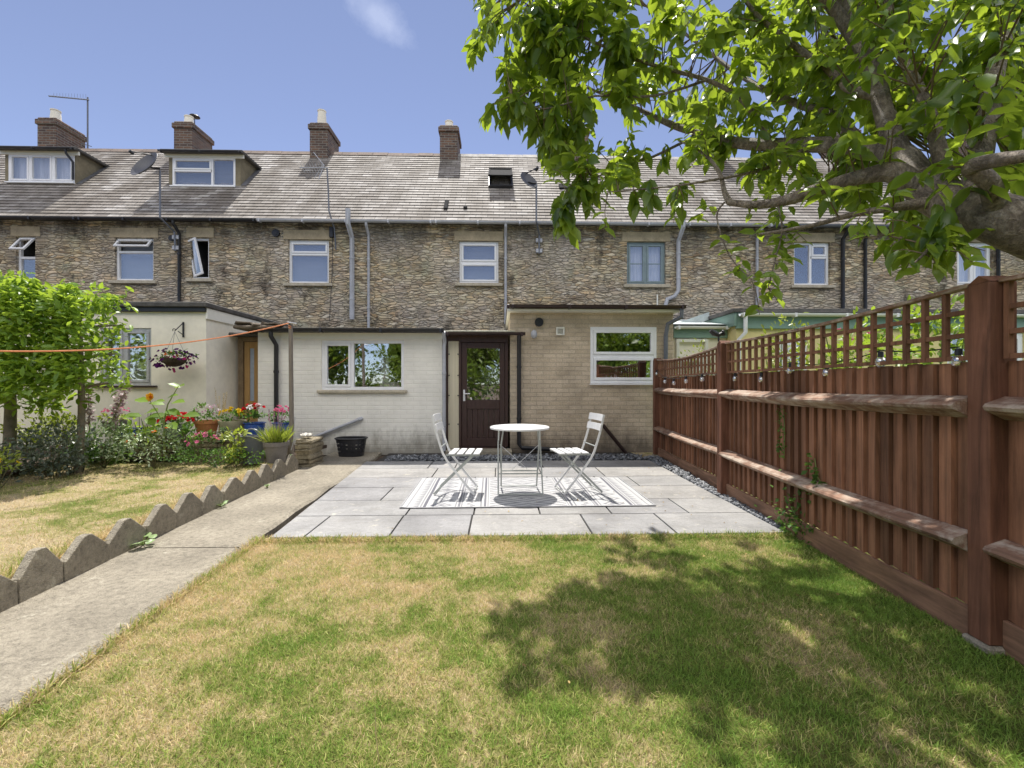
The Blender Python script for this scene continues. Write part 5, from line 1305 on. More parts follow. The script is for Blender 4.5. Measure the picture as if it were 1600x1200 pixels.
V, T = scatter([(0, .012, 0), (0, -.012, 0), (.5, .022, 0), (.5, -.022, 0), (1, 0, -.06)], [(0, 1, 2), (1, 3, 2), (2, 3, 4)], p, frames(d), RNG.uniform(.12, .26, n)); npmesh('foliage', V, T, LIMEM, np.repeat(RNG.uniform(0, 1, n), 3), t)
mb = MB()
for k in range(12): q = Vector((c[0] + random.gauss(0, .03), c[1] + random.gauss(0, .03), c[2])); q2 = q + Vector((random.gauss(0, .07), random.gauss(0, .05), random.uniform(.26, .38))); mb.tube([q, q2], .002, 4); mb.tube([q2, q2 + (q2 - q).normalized() * .045], [.008, .005], 5)
mb.build('flower_spikes', LPK, t)
# blue tray, watering can
mb = MB(); a, b_ = P(187, 661, 6.5), P(211, 669, 6.5); mb.box(a.x, b_.x, 6.4, 6.65, lz + .004, lz + .1, .012); mb.box(a.x - .02, b_.x + .02, 6.38, 6.67, lz + .1, lz + .12, .008); props(mb.build('planter', BLUEG), 'small bright blue trough on the ledge beside the dark grey pot', 'planter')
c = P(393, 703, 6.1); t = empty('watering_can', (c.x, 6.1, .16), 'dark grey watering can between yellow green fern and lavender pot', 'watering can')
r = .14; h_ = P(393, 680, 6.1).z - .18
mb = MB(); mb.lathe((0, 0, 0), [(r * .95, 0), (r, .02), (r * .92, h_), (r * .98, h_ + .012), (r * .8, h_ + .012), (r * .78, h_ - .05)], 24, 1.1, .8); mb.build('body', DGREYP, t, local=True, smooth=True)
mb = MB(); mb.tube([(-.12 * math.cos(a_), 0, h_ + .1 * math.sin(a_)) for a_ in [math.pi * k / 10 for k in range(11)]], .011, 8); mb.build('handle', DGREYP, t, local=True)
mb = MB(); mb.tube([(-.13, 0, .06), (-.22, 0, h_ * .8), (-.27, 0, h_ + .08)], [.026, .018, .015], 10); mb.build('spout', DGREYP, t, local=True)
# laundry basket with real holes in its side
c = P(549, 711, 7.45); t = empty('laundry_basket', (c.x, 7.45, .04), 'black plastic laundry basket with small holes against the cream wall', 'basket')
mb = MB(); n = 44; rows = 9; h_ = P(549, 685, 7.45).z - .04; rx, ry = .24, .17
def bp(a_, k): s = .8 + .2 * k / rows; e = 2.6; ca, sa = math.cos(a_), math.sin(a_); return (rx * s * math.copysign(abs(ca) ** (2 / e), ca), ry * s * math.copysign(abs(sa) ** (2 / e), sa), h_ * k / rows)
for k in range(rows):
    for i in range(n):
        if 2 <= k < rows - 2 and i % 2 == 0 and k % 2 == 0: continue
        a0, a1 = 2 * math.pi * i / n, 2 * math.pi * (i + 1) / n; mb.add([bp(a0, k), bp(a1, k), bp(a1, k + 1), bp(a0, k + 1)], [(0, 1, 2, 3)])
mb.add([bp(2 * math.pi * i / n, 0) for i in range(n)], [tuple(range(n))]); mb.build('body', BLACKP, t, local=True, fix=False)
mb = MB(); mb.tube([Vector(bp(2 * math.pi * i / n, rows)) * 1.02 for i in range(n + 1)], .014, 8); mb.build('rim', BLACKP, t, local=True)

# ---- clothes post and line
cp = P(454, 600, 6.3); zt = P(455, 503, 6.3).z
t = empty('clothes_post', (cp.x, 6.3, .0), 'thin weathered wooden clothes post standing at the end of the edging', 'post')
mb = MB(); mb.tube([(cp.x + .02, 6.3, 0), (cp.x + .01, 6.3, 1.0), (cp.x, 6.3, zt)], [.032, .03, .027], 10); mb.build('pole', mottle('weathered_pole', (.2, .17, .14), .25, 9, .85, .003, stretch=(6, 6, 1)), t, smooth=True)
mb = MB(); mb.tube([(cp.x - .02, 6.26, zt - .01), (cp.x + .03, 6.25, zt - .02), (cp.x + .1, 6.26, zt - .03)], .012, 6); mb.tube([(cp.x + .06, 6.3, 0.75), (cp.x + .045, 6.28, .4), (cp.x + .02, 6.27, .3)], .006, 5); mb.build('hook', GALV, t)
pp2 = D(-420, 520, 3.2)
t2 = empty('clothes_post', (pp2.x, pp2.y, .1), 'other clothes post, outside the picture on the left', 'post'); mb = MB(); mb.tube([(pp2.x, pp2.y, .1), (pp2.x, pp2.y, pp2.z + .05)], .03, 10); mb.build('pole', bpy.data.materials['weathered_pole'], t2)
a = Vector((cp.x, 6.26, zt - .02)); pts = []
for k in range(33):
    u = k / 32; q = a.lerp(pp2, u); q.z -= 4 * u * (1 - u) * .24; pts.append(q)
mb = MB(); mb.tube(pts, .009, 6); mb.tube([a + Vector((.015 * math.cos(k), .03 * math.sin(k) + .03, -.02 - .004 * k)) for k in range(16)], .007, 6)
props(mb.build('clothes_line', mottle('orange_rope', (.75, .28, .12), .15, 30, .6, .001)), 'orange plastic clothes line sagging leftwards from the wooden post', 'clothes line')

# ---- hanging basket
bx = P(287, 520, YN - .0); t = empty('wall_bracket', (bx.x, YN, P(287, 527, YN).z), 'black curled iron bracket on the cream wall above the hanging basket', 'bracket')
mb = MB(); z0, z1 = P(287, 527, YN - .02).z, P(287, 503, YN - .02).z; mb.box(bx.x - .008, bx.x + .012, YN - .02, YN - .003, z0, z1)
tipx = P(273, 515, YN - .28).x; mb.tube([(bx.x, YN - .02, z1 - .02), (tipx, YN - .28, z0 + .07)], .007, 6); mb.tube([(bx.x, YN - .02, z0 + .04), (tipx + .03, YN - .25, z0 + .07)], .007, 6)
mb.tube([(tipx + .02 * math.cos(a_) - .01, YN - .28, z0 + .085 + .02 * math.sin(a_)) for a_ in [k * .5 for k in range(9)]], .006, 6); mb.build('iron', BLACKP, t)
hc = P(272, 563, YN - .28); t = empty('hanging_basket', hc, 'hanging basket of purple petunias and orange flowers on the cream wall', 'hanging basket')
mb = MB(); r = .17; mb.lathe(hc + Vector((0, 0, -.1)), [(.02, 0), (.09, .02), (.15, .07), (r, .13), (r - .02, .13), (.1, .06)], 18); mb.build('bowl', mottle('coir_liner', (.06, .045, .03), .4, 20, .95, .01), t)
mb = MB(); hk = Vector((tipx, YN - .28, z0 + .06))
for k in range(3): a_ = k * 2.1 + .3; mb.tube([hk, hc + Vector((r * math.cos(a_), r * math.sin(a_), .03))], .003, 4)
mb.build('chain', DGREYP, t)
nm('foliage', [leafcloud(240, hc + Vector((0, 0, .04)), (.26, .2, .12), .045)], GREENM, t)
nm('purple_flowers', [blooms(40, hc + Vector((-.02, 0, .02)), (.3, .2, .14), .036, half=False), blooms(9, hc + Vector((-.2, -.05, -.12)), (.08, .06, .06), .036), blooms(5, hc + Vector((.3, -.05, .03)), (.06, .06, .05), .036)], PUR, t)
nm('magenta_flowers', [blooms(16, hc + Vector((.06, -.02, -.03)), (.22, .18, .13), .034, half=False)], MAG, t); nm('orange_flowers', [blooms(9, hc + Vector((.0, -.08, .05)), (.1, .1, .07), .03)], ORG, t)

# ---- clipped hedge on stems
def hedge():
    Y = 5.6; a = P(-120, 455, Y); b_ = P(176, 640, Y); zt, zb = P(60, 462, Y).z, P(60, 622, Y).z
    t = empty('pleached_hedge', (P(15, 600, Y).x, Y, .15), 'bright green box shaped pleached hedge on bare stems at the left', 'hedge')
    n = 9500; x = RNG.uniform(a.x, b_.x, n); u = (x - a.x) / (b_.x - a.x)
    top = zt - .12 + .16 * np.sin(x * 3.1) * .3 + .07 * np.sin(x * 9) + .2 * np.clip((-(x - P(20, 500, Y).x)) * 1.2, 0, .6); bot = zb + .05 * np.sin(x * 7) + .1 * (u > .93)
    y = Y + RNG.uniform(-1, 1, n) * .42; face = RNG.uniform(0, 1, n)
    y = np.where(face < .55, Y - .42 - RNG.normal(0, .05, n), y)
    z = bot + (top - bot) * RNG.uniform(0, 1, n); z = np.where(face > .82, top + np.abs(RNG.normal(0, .06, n)), z)
    p = np.stack([x, y, z], 1); p += .05 * np.sin(p[:, [2, 0, 1]] * 11)
    d = RNG.normal(size=(n, 3)) * [.9, .5, .6] + [0, -.5, .15]; rot = frames(d, RNG.normal(size=(n, 3)) * .5 + [0, -.3, 1.0])
    V, T = scatter(*LEAF, p, rot, RNG.uniform(.065, .125, n)); cl = .5 + .5 * np.sin(p[:, 0] * 6) * np.sin(p[:, 2] * 7 + p[:, 0] * 3)
    V2, T2, t2 = leafcloud(90, (b_.x + .02, Y - .2, (zt + zb) / 2 - .05), (.1, .3, .45), .1, LEAF)
    V3, T3, t3 = leafcloud(130, (P(120, 470, Y).x, Y - .1, zt), (.45, .3, .14), .1, LEAF); V4, T4, t4 = leafcloud(160, (P(5, 450, Y).x, Y - .1, zt + .08), (.25, .3, .25), .1, LEAF)
    V5, T5, t5 = leafcloud(160, (P(55, 640, Y).x, Y, zb - .08), (.3, .25, .12), .09, LEAF)
    nm('foliage', [(V, T, np.repeat(np.clip(cl * .5 + RNG.uniform(0, .6, n), 0, 1), 8)), (V2, T2, t2), (V3, T3, t3), (V4, T4, t4), (V5, T5, t5)], HEDGEM, t)
    for px, r in ((14, .06), (125, .04), (-90, .06)):
        q = P(px, 600, Y); mb = MB(); mb.tube([(q.x - .03, Y, .1), (q.x, Y + .01, .5), (q.x + .02, Y, .9), (q.x + .01, Y, 1.4), (q.x, Y, 2.1)], [r * 1.15, r, r * .9, r * .75, r * .4], 10)
        for s in (-1, 1):
            for zz in (1.2, 1.55, 1.9): mb.tube([(q.x, Y, zz - .05), (q.x + s * .2, Y + .05, zz), (q.x + s * .35, Y + .1, zz + .02)], [.025, .018, .008], 6)
        mb.build('trunk', mottle('hedge_bark', (.2, .17, .12), .35, 12, .9, .01) if 'hedge_bark' not in bpy.data.materials else bpy.data.materials['hedge_bark'], t, smooth=True)
hedge()
# ---- border plants
bush('shrub', 40, 128, 665, 742, 5.35, GREYL, 1500, .05, 'dark grey green low shrub under the left hedge', rd=.35)
bush('shrub', -90, 45, 690, 752, 5.1, GREYL, 900, .05, 'dark leafy clump at the lower left corner of the bed', rd=.35)
bush('shrub', 18, 78, 645, 700, 5.75, LIMEM, 420, .06, 'yellow green variegated shrub beside the left hedge trunk', tpl=LEAF)
bush('shrub', 75, 120, 640, 690, 5.9, LIMEM, 300, .06, 'yellow leaved shrub right behind the thin hedge stem', tpl=LEAF)
bush('border_plant', -40, 22, 700, 762, 4.75, LIMEM, 200, .06, 'yellow flowered leafy plant cut off by the left edge', 'plant', [(YEL, 10, .03, 'flowers')], tpl=LEAF)
bush('border_plant', 126, 200, 662, 724, 5.9, VARIEG, 700, .05, 'white edged leafy bush in the middle of the flower bed', 'plant', tpl=LEAF)
bush('border_plant', 198, 285, 668, 722, 5.85, VARIEG, 750, .048, 'white edged bush with a few orange blooms below the sunflower', 'plant', [(ORG, 5, .03, 'flowers')], tpl=LEAF)
bush('border_plant', 292, 338, 676, 712, 5.9, GREENM, 180, .05, 'small plant with pink flowers in front of the terracotta pot', 'plant', [(PNK, 16, .035, 'flowers')], tpl=LEAF)
bush('border_plant', 345, 392, 672, 722, 5.9, LIMEM, 260, .07, 'yellow green ferny plant in front of the watering can', 'plant', tpl=LEAF, shell=.5)
bush('border_plant', 335, 362, 668, 690, 6.35, VARIEG, 120, .045, 'small white and green plant between terracotta and stone pots', 'plant')
t = bush('ground_cover', 255, 430, 703, 724, 5.9, GREENM, 900, .04, None, None, rd=.28)[0]
for o in list(children(t)): o.parent = None; o.name = 'ground_cover_' + o.name.split('.')[0]; o.location = t.location; props(o, kind='stuff')
bpy.data.objects.remove(t)
bush('border_plant', 205, 246, 628, 690, 6.15, HEDGEM, 60, .13, 'leafy young plant with large bright leaves above the blue trough', 'plant', tpl=LEAF, shell=.2)
bush('border_plant', 282, 305, 660, 704, 6.1, GREENM, 120, .06, 'dark leaved filler plant between the red and pink flowers', 'plant', tpl=LEAF)
bush('border_plant', 108, 150, 676, 728, 5.7, GREENM, 420, .05, 'mid green bushy plant between the dark shrub and the white edged bush', 'plant', tpl=LEAF)
# sunflower
Y = 6.0; b0 = P(257, 715, Y); t = empty('sunflower', (b0.x, Y, .15), 'tall sunflower plant with broad leaves in front of the red begonias', 'sunflower')
tipv = [P(279, 603, Y), P(233, 624, Y), P(262, 612, Y + .1)]
mb = MB(); mid = P(256, 660, Y); mb.tube([b0, mid, P(262, 632, Y), tipv[0]], [.012, .01, .008, .005], 7); mb.tube([mid, P(243, 640, Y), tipv[1]], [.008, .006, .005], 6); mb.build('stem', mottle('green_stem', (.2, .25, .07), .2, 9, .6, 0), t)
lp = []; 
for (px, py, dx, dz, s) in [(279, 606, .9, .35, .17), (279, 606, -.8, .5, .15), (262, 630, 1, .2, .2), (262, 632, -1, .25, .17), (258, 645, 1, .0, .22), (256, 650, -1, .0, .24), (264, 640, .8, -.2, .2), (256, 662, 1, -.3, .2), (256, 668, -1, -.2, .2), (233, 628, -1, .3, .2), (233, 630, 1, .3, .16), (240, 642, -1, -.1, .22), (225, 650, -1, .1, .22), (280, 650, 1, .1, .22), (268, 622, .9, .4, .15), (233, 652, .6, -.4, .18)]:
    q = P(px, py, Y); lp.append(((q.x, Y + random.uniform(-.08, .08), q.z), (dx, random.uniform(-.7, .2), dz), s))
V, T = scatter(LEAF[0], LEAF[1], np.array([q[0] for q in lp]), frames(np.array([q[1] for q in lp], float), np.array([[0, -.5, 1.0]] * len(lp))), np.stack([[q[2] for q in lp], [q[2] * 1.5 for q in lp], [q[2] for q in lp]], 1)); npmesh('leaves', V, T, HEDGEM, np.repeat(RNG.uniform(.3, 1, len(lp)), 8), t)
q = P(236, 620, Y - .05); hd = np.array([q.x, Y - .05, q.z]); k = 22; an = np.linspace(0, 2 * math.pi, k, endpoint=False); dd = np.stack([np.cos(an), np.full(k, -.35), np.sin(an)], 1)
V, T = scatter(PETAL[0], PETAL[1], hd + dd * .014, frames(dd, np.array([[0, -1.0, .2]] * k)), np.random.default_rng(2).uniform(.03, .055, k)); npmesh('petals', V, T, YEL2, np.repeat(RNG.uniform(0, 1, k), 2), t); mb = MB(); mb.lathe((0, 0, 0), [(.001, 0), (.016, .004), (.019, .01), (.012, .02)], 12); mb.v = [(hd[0] + v[0], hd[1] + .0 - v[2], hd[2] + v[1]) for v in mb.v]; mb.build('flower_head', ORG, t)
# acanthus spikes
def spike(px0, py0, px1, py1, Y, label):
    a, b_ = P(px0, py0, Y), P(px1, py1, Y); t = empty('acanthus', (a.x, Y, .2), label, 'acanthus', 'leaning flower spikes of acanthus')
    mb = MB(); mb.tube([(a.x, Y, .15), a, b_], [.008, .007, .003], 6); mb.build('stem', bpy.data.materials['green_stem'], t)
    n = 150; u = RNG.uniform(0, 1, n); p = np.array([list(a.lerp(b_, x)) for x in u]) + RNG.normal(size=(n, 3)) * .022
    V, T = scatter(PETAL[0], PETAL[1], p, frames(RNG.normal(size=(n, 3)) + [0, 0, -.2]), RNG.uniform(.03, .055, n)); V2, T2, t2 = V, T, np.repeat(RNG.uniform(0, 1, n), 2)
    npmesh('flowers', V, T, ACM, t2, t); nm('leaves', [leafcloud(60, (a.x, Y, .3), (.2, .15, .12), .09, LEAF)], GREENM, t)
ACM = m_leaf('acanthus_flower', (.2, .1, .12), (.72, .58, .6), (.4, .3, .3), .2)
spike(172, 665, 204, 592, 6.1, 'tall acanthus spike leaning right in front of the window'); spike(140, 660, 137, 603, 6.1, 'upright acanthus spike beside the thin hedge stem'); spike(178, 668, 186, 615, 6.2, 'shorter acanthus spike beside the tall leaning one')
mb = MB(); t = empty('dry_grass_plant', (P(345, 600, 6.7).x, 6.7, lz), 'wispy dried seed heads standing behind the terracotta pot', 'plant')
for k in range(9):
    q = P(345 + random.uniform(-4, 4), 675, 6.72); q2 = P(345 + random.uniform(-14, 12), random.uniform(605, 640), 6.72 + random.uniform(-.1, .1)); mb.tube([q, q.lerp(q2, .5) + Vector((.01, 0, .02)), q2], .0025, 4)
    for j in range(9): c = q.lerp(q2, .55 + .05 * j); mb.tube([c, c + Vector((random.uniform(-.02, .02), 0, .015))], .004, 4)
mb.build('seed_stalks', mottle('dry_stalk', (.45, .36, .2), .2, 9, .9, 0), t)
# round leaved weeds on the path
def weed(px, py, s, label):
    g = G(px, py, .035); t = empty('weed', g, label, 'weed', 'weeds growing out of the path edge'); n = 9
    V = []; an = RNG.uniform(0, 6.28, n); pp = np.stack([g.x + np.cos(an) * s * .5, g.y + np.sin(an) * s * .5 - s * .2, .05 + RNG.uniform(0, s * .6, n)], 1)
    disc = [(0, 0, 0)] + [(.5 + .5 * math.cos(a_), .55 * math.sin(a_), .06 * math.cos(2 * a_)) for a_ in [2 * math.pi * k / 9 for k in range(9)]]; df = [(0, 1 + k, 1 + (k + 1) % 9) for k in range(9)]
    V, T = scatter(disc, df, pp, frames(np.stack([np.cos(an), np.sin(an), RNG.uniform(0, .3, n)], 1), np.array([[0, -.3, 1.0]] * n)), RNG.uniform(.5, .9, n) * s); npmesh('leaves', V, T, VARW, np.repeat(RNG.uniform(.3, 1, n), 9), t)
    mb = MB(); [mb.tube([g, tuple(q)], .003, 4) for q in pp]; mb.build('stalks', bpy.data.materials['green_stem'], t)
VARW = m_leaf('round_leaf', (.14, .25, .06), (.4, .52, .25), (.25, .4, .1), .3)
weed(223, 852, .085, 'round leaved green weed at the foot of the nearer edging blocks'); weed(345, 792, .06, 'smaller pale weed farther along the edging'); weed(418, 762, .03, 'tiny weed near the far end of the edging'); weed(655 - 160, 722, .04, 'little weed at the foot of the stone pier')

# ---- greenery beyond the fence and ivy on it
def side_bush(px0, px1, py0, py1, d, m, n, s, label, fl=None):
    a, b_ = D(px0, py0, d), D(px1, py1, d); c = (a + b_) / 2; r = ((b_.x - a.x) / 2, .3, abs(a.z - b_.z) / 2)
    t = empty('rose_bush', (c.x, c.y, 0), label, 'bush', 'bushes growing beyond the fence')
    mb = MB(); stems(mb, (c.x, c.y, -.02), [(c.x + random.uniform(-.8, .8) * r[0], c.y + random.uniform(-.2, .2), c.z + random.uniform(-.5, .8) * r[2]) for _ in range(12)], .01); mb.build('stems', bpy.data.materials['green_stem'], t)
    nm('foliage', [leafcloud(n, c, r, s, LEAF)], m, t)
    if fl: nm('flowers', [blooms(fl[1], c, r, fl[2])], fl[0], t)
side_bush(1180, 1275, 505, 640, 6.4, LIMEM, 600, .08, 'light green bush beyond the fence left of the pink roses')
side_bush(1285, 1400, 500, 640, 4.6, HEDGEM, 620, .075, 'rose bush with a few pink flowers behind the trellis', (PNK, 5, .03))
side_bush(1410, 1520, 470, 640, 3.8, HEDGEM, 560, .08, 'leafy bush behind the trellis next to the near post')
side_bush(1060, 1120, 535, 640, 8.2, LIMEM, 220, .07, 'bush beyond the far fence panel below the lean-to window')
def ivy(pxs, label, n, s, spread=.03):
    W_ = []
    for px, py in pxs:
        d = ray(px, py); p0 = fA + fnrm * .03; tt = (p0.x * fnrm.x + p0.y * fnrm.y) / (d[0] * fnrm.x + d[1] * fnrm.y); q = Vector((d[0] * tt, d[1] * tt, H + d[2] * tt)); q.z = max(q.z, .02); W_.append(q)
    t = empty('ivy', W_[-1], label, 'ivy', 'ivy growing on the fence'); mb = MB(); mb.tube(W_, .004, 5); mb.build('stem', bpy.data.materials['green_stem'], t)
    u = RNG.uniform(0, len(W_) - 1.001, n); p = np.array([list(W_[int(x)].lerp(W_[int(x) + 1], x % 1)) for x in u]) + RNG.normal(size=(n, 3)) * [spread * .5, spread, spread] - np.array(fnrm) * .02
    V, T = scatter(LEAFS[0], LEAFS[1], p, frames(RNG.normal(size=(n, 3)) - np.array(fnrm) * .6), RNG.uniform(.6, 1.2, n) * s); npmesh('leaves', V, T, GREENM, np.repeat(RNG.uniform(0, 1, n), 2), t)
ivy([(1224, 636), (1226, 670), (1225, 712)], 'narrow ivy strand climbing between the fence rails', 70, .035, .015)
ivy([(1273, 716), (1277, 745), (1290, 765), (1262, 772)], 'bright ivy tuft above the lower rail of the fence', 60, .05, .03)
ivy([(1235, 790), (1248, 815), (1265, 845)], 'ivy and weeds at the foot of the fence by the patio corner', 260, .045, .09)

# ================================================================ CHERRY TREE
def cherry():
    t = empty('cherry_tree', (3.05, 1.55, 0), 'large cherry tree leaning over the fence from the right', 'tree')
    limbs = []
    def DD(px, py, d): return D(px, py, d + max(0.0, min(1550 - px, 850)) / 760 * 1.45)
    def limb(pts, rad):
        q = [DD(*p) for p in pts]; rad = [r * (.78 if r > .06 else .95) for r in rad]
        # smooth
        P2, R2 = [], []
        for i in range(len(q) - 1):
            for k in range(4):
                u = k / 4; p0, p1, p2, p3 = q[max(i - 1, 0)], q[i], q[i + 1], q[min(i + 2, len(q) - 1)]
                P2.append(.5 * ((2 * p1) + (p2 - p0) * u + (2 * p0 - 5 * p1 + 4 * p2 - p3) * u * u + (3 * p1 - p0 - 3 * p2 + p3) * u ** 3)); R2.append(rad[i] * (1 - u) + rad[i + 1] * u)
        P2.append(q[-1]); R2.append(rad[-1]); limbs.append((P2, R2)); return P2, R2
    mb = MB()
    tr = [Vector((3.05, 1.5, -.05)), Vector((3.0, 1.52, .5)), Vector((2.88, 1.6, 1.05)), Vector((2.68, 1.75, 1.5))]
    q0 = D(1640, 372, 2.02)
    A = limb([(1640, 372, 2.02), (1570, 345, 2.1), (1500, 322, 2.2), (1445, 295, 2.3), (1405, 245, 2.42), (1350, 229, 2.6), (1270, 226, 2.75), (1187, 226, 2.95), (1132, 220, 3.1), (1094, 208, 3.25), (1050, 195, 3.4), (985, 165, 3.6), (900, 130, 3.9)], [.145, .14, .13, .115, .1, .07, .055, .05, .045, .04, .033, .02, .009])
    mb.tube(tr + A[0], [.2, .17, .15, .13] + A[1], 16)
    specs = [([(1420, 265, 2.38), (1385, 190, 2.45), (1363, 99, 2.6), (1330, 50, 2.75), (1297, 0, 2.9), (1250, -90, 3.1), (1200, -200, 3.3)], [.09, .065, .055, .05, .045, .035, .02]),
             ([(1370, 150, 2.5), (1325, 137, 2.6), (1290, 105, 2.7), (1240, 70, 2.9), (1180, 20, 3.1), (1120, -60, 3.4)], [.035, .03, .026, .022, .018, .01]),
             ([(1205, 222, 2.9), (1175, 175, 2.85), (1149, 148, 2.85), (1105, 125, 2.85), (1050, 110, 2.8), (990, 92, 2.75), (923, 63, 2.7), (874, 38, 2.65), (813, 0, 2.6)], [.024, .022, .02, .018, .016, .014, .011, .008, .004]),
             ([(1440, 300, 2.28), (1400, 270, 2.2), (1352, 275, 2.2), (1297, 290, 2.25), (1250, 306, 2.3), (1215, 316, 2.35), (1175, 320, 2.4), (1138, 316, 2.45)], [.08, .06, .045, .04, .042, .033, .028, .022]),
             ([(1140, 316, 2.45), (1132, 300, 2.5), (1124, 270, 2.55), (1100, 240, 2.7), (1060, 220, 2.9)], [.026, .02, .016, .01, .005]),
             ([(1460, 315, 2.2), (1396, 324, 2.15), (1325, 337, 2.15), (1270, 352, 2.2), (1187, 366, 2.3)], [.04, .022, .016, .013, .008]),
             ([(1560, 335, 2.1), (1545, 285, 2.0), (1517, 262, 1.95), (1560, 250, 1.85), (1640, 240, 1.7)], [.05, .04, .035, .03, .02]),
             ([(1480, 290, 2.25), (1457, 192, 2.3), (1435, 137, 2.35), (1402, 71, 2.5), (1390, 10, 2.6), (1370, -100, 2.8)], [.045, .035, .03, .025, .022, .012]),
             ([(1520, 310, 2.15), (1540, 200, 2.3), (1560, 90, 2.5), (1590, 0, 2.8), (1620, -140, 3.2)], [.06, .05, .042, .035, .02]),
             ([(1350, 229, 2.6), (1300, 180, 2.9), (1240, 160, 3.3), (1160, 120, 3.8), (1080, 60, 4.3), (1010, 10, 4.8)], [.04, .035, .03, .024, .016, .008]),
             ([(1405, 245, 2.42), (1380, 150, 3.0), (1340, 90, 3.6), (1280, 40, 4.2), (1230, -40, 4.8)], [.05, .04, .03, .02, .01]),
             ([(1270, 226, 2.75), (1200, 262, 2.6), (1120, 280, 2.5), (1040, 292, 2.45), (950, 300, 2.4)], [.02, .014, .01, .007, .004]),
             ([(1105, 125, 2.85), (1020, 150, 2.7), (930, 150, 2.6), (850, 170, 2.55), (800, 150, 2.5)], [.012, .01, .008, .006, .003]),
             ([(1094, 208, 3.25), (1020, 245, 3.0), (960, 262, 2.8), (900, 300, 2.6), (880, 322, 2.55)], [.016, .012, .009, .006, .003]),
             ([(1300, 10, 2.9), (1180, -40, 2.9), (1050, -70, 2.85), (920, -60, 2.8), (800, -20, 2.7)], [.03, .024, .018, .012, .006]),
             ([(1132, 316, 2.45), (1120, 340, 2.4), (1140, 400, 2.3), (1175, 440, 2.25), (1185, 478, 2.2)], [.008, .006, .005, .004, .003]),
             ([(1215, 318, 2.35), (1222, 360, 2.3), (1210, 410, 2.25), (1200, 450, 2.2)], [.008, .006, .004, .003]),
             ([(1500, 330, 2.15), (1470, 360, 2.0), (1450, 390, 1.9), (1430, 410, 1.85)], [.02, .012, .008, .004])]
    for pts, rad in specs:
        q, r_ = limb(pts, rad); mb.tube(q, r_, 9 if rad[0] > .03 else 6)
    # off-frame limbs carry the rest of the crown
    for e in [(1.0, 3.2, 5.0), (2.2, 3.4, 5.3), (3.1, 2.8, 5.3), (3.8, 2.0, 4.6), (4.3, 3.4, 4.4), (2.4, 2.3, 4.5)]:
        s = DD(1330, 50, 2.75) if e[0] < 3 else DD(1590, 0, 2.8); e = Vector(e); m_ = s.lerp(e, .5) + Vector((0, 0, .35)); q = [s, s.lerp(m_, .5), m_, m_.lerp(e, .5), e]; r_ = [.04, .035, .027, .018, .008]; limbs.append((q, r_)); mb.tube(q, r_, 8)
    mb.build('trunk', BARK, t, smooth=True)
    # twigs hold the leaves
    lp = np.array([list(p) for q, r_ in limbs for p in q]); lr = np.array([r for q, r_ in limbs for r in r_])
    tgt = []
    def add_region(n, poly_fn, dlo, dhi):
        c = 0
        while c < n:
            px, py = random.uniform(735, 1640), random.uniform(-60, 470)
            if not poly_fn(px, py): continue
            tgt.append(DD(px, py, random.uniform(dlo, dhi))); c += 1
    low = [(735, 95), (775, 150), (790, 205), (850, 235), (862, 290), (885, 312), (960, 308), (1010, 300), (1060, 285), (1105, 300), (1160, 300), (1215, 318), (1250, 335), (1330, 330), (1400, 365), (1500, 375), (1560, 380), (1640, 300)]
    def lowy(px):
        for (a, ya), (b_, yb) in zip(low[:-1], low[1:]):
            if a <= px <= b_: return ya + (yb - ya) * (px - a) / (b_ - a)
        return 90
    from mathutils import noise as mn
    def inside(px, py):
        if py > lowy(px) - 12: return False
        if px < 760 and py > 120: return False
        v = mn.noise(Vector((px / 75, py / 62, 3.1))) + .6 * mn.noise(Vector((px / 32, py / 30, 8.1)))
        return v > -.09
    add_region(700, inside, 2.4, 3.3)
    add_region(150, lambda a, b_: inside(a, b_) and a < 1010, 2.5, 3.2)
    add_region(330, lambda a, b_: inside(a, b_) and b_ < 190 and a > 840, 3.3, 4.6)
    add_region(75, lambda a, b_: inside(a, b_) and a > 1270, 1.95, 2.35)
    YOUNG = set()
    for (px, py, d, k, sp) in [(765, 195, 2.6, 2, 6), (880, 335, 2.6, 6, 20), (915, 300, 2.6, 8, 30), (950, 270, 2.6, 8, 30), (1000, 315, 2.6, 2, 9), (1050, 305, 2.6, 2, 8), (1055, 345, 2.5, 1, 4), (1360, 345, 2.0, 3, 16),
                               (1385, 375, 2.0, 5, 22), (1425, 385, 2.0, 4, 20), (1490, 395, 1.95, 5, 22), (1455, 375, 1.9, 3, 18), (1530, 405, 1.9, 2, 12)]:
        for _ in range(k): tgt.append(DD(px + random.gauss(0, sp), py + random.gauss(0, sp), d + random.gauss(0, .06)))
    for (px, py, d) in [(948, 372, 2.5), (940, 300, 2.6), (1003, 330, 2.6), (1062, 345, 2.5), (1083, 350, 2.5), (1140, 400, 2.4), (1160, 410, 2.4), (1150, 440, 2.35), (1172, 462, 2.35), (1195, 455, 2.3), (1215, 480, 2.3), (1205, 470, 2.3), (1188, 500, 2.3), (1210, 395, 2.4), (1225, 410, 2.4),
                        (1245, 385, 2.4), (1262, 385, 2.4), (1240, 415, 2.4), (1190, 360, 2.4), (1205, 350, 2.4), (1170, 350, 2.4), (1395, 425, 2.2), (1420, 430, 2.2), (1405, 445, 2.2), (850, 268, 2.6), (735, 95, 2.7), (1545, 400, 2.0), (1215, 430, 2.35), (1180, 380, 2.4)]:
        YOUNG.add(len(tgt)); tgt.append(DD(px + random.gauss(0, 3), py - 8, d))
    nscr = len(tgt)
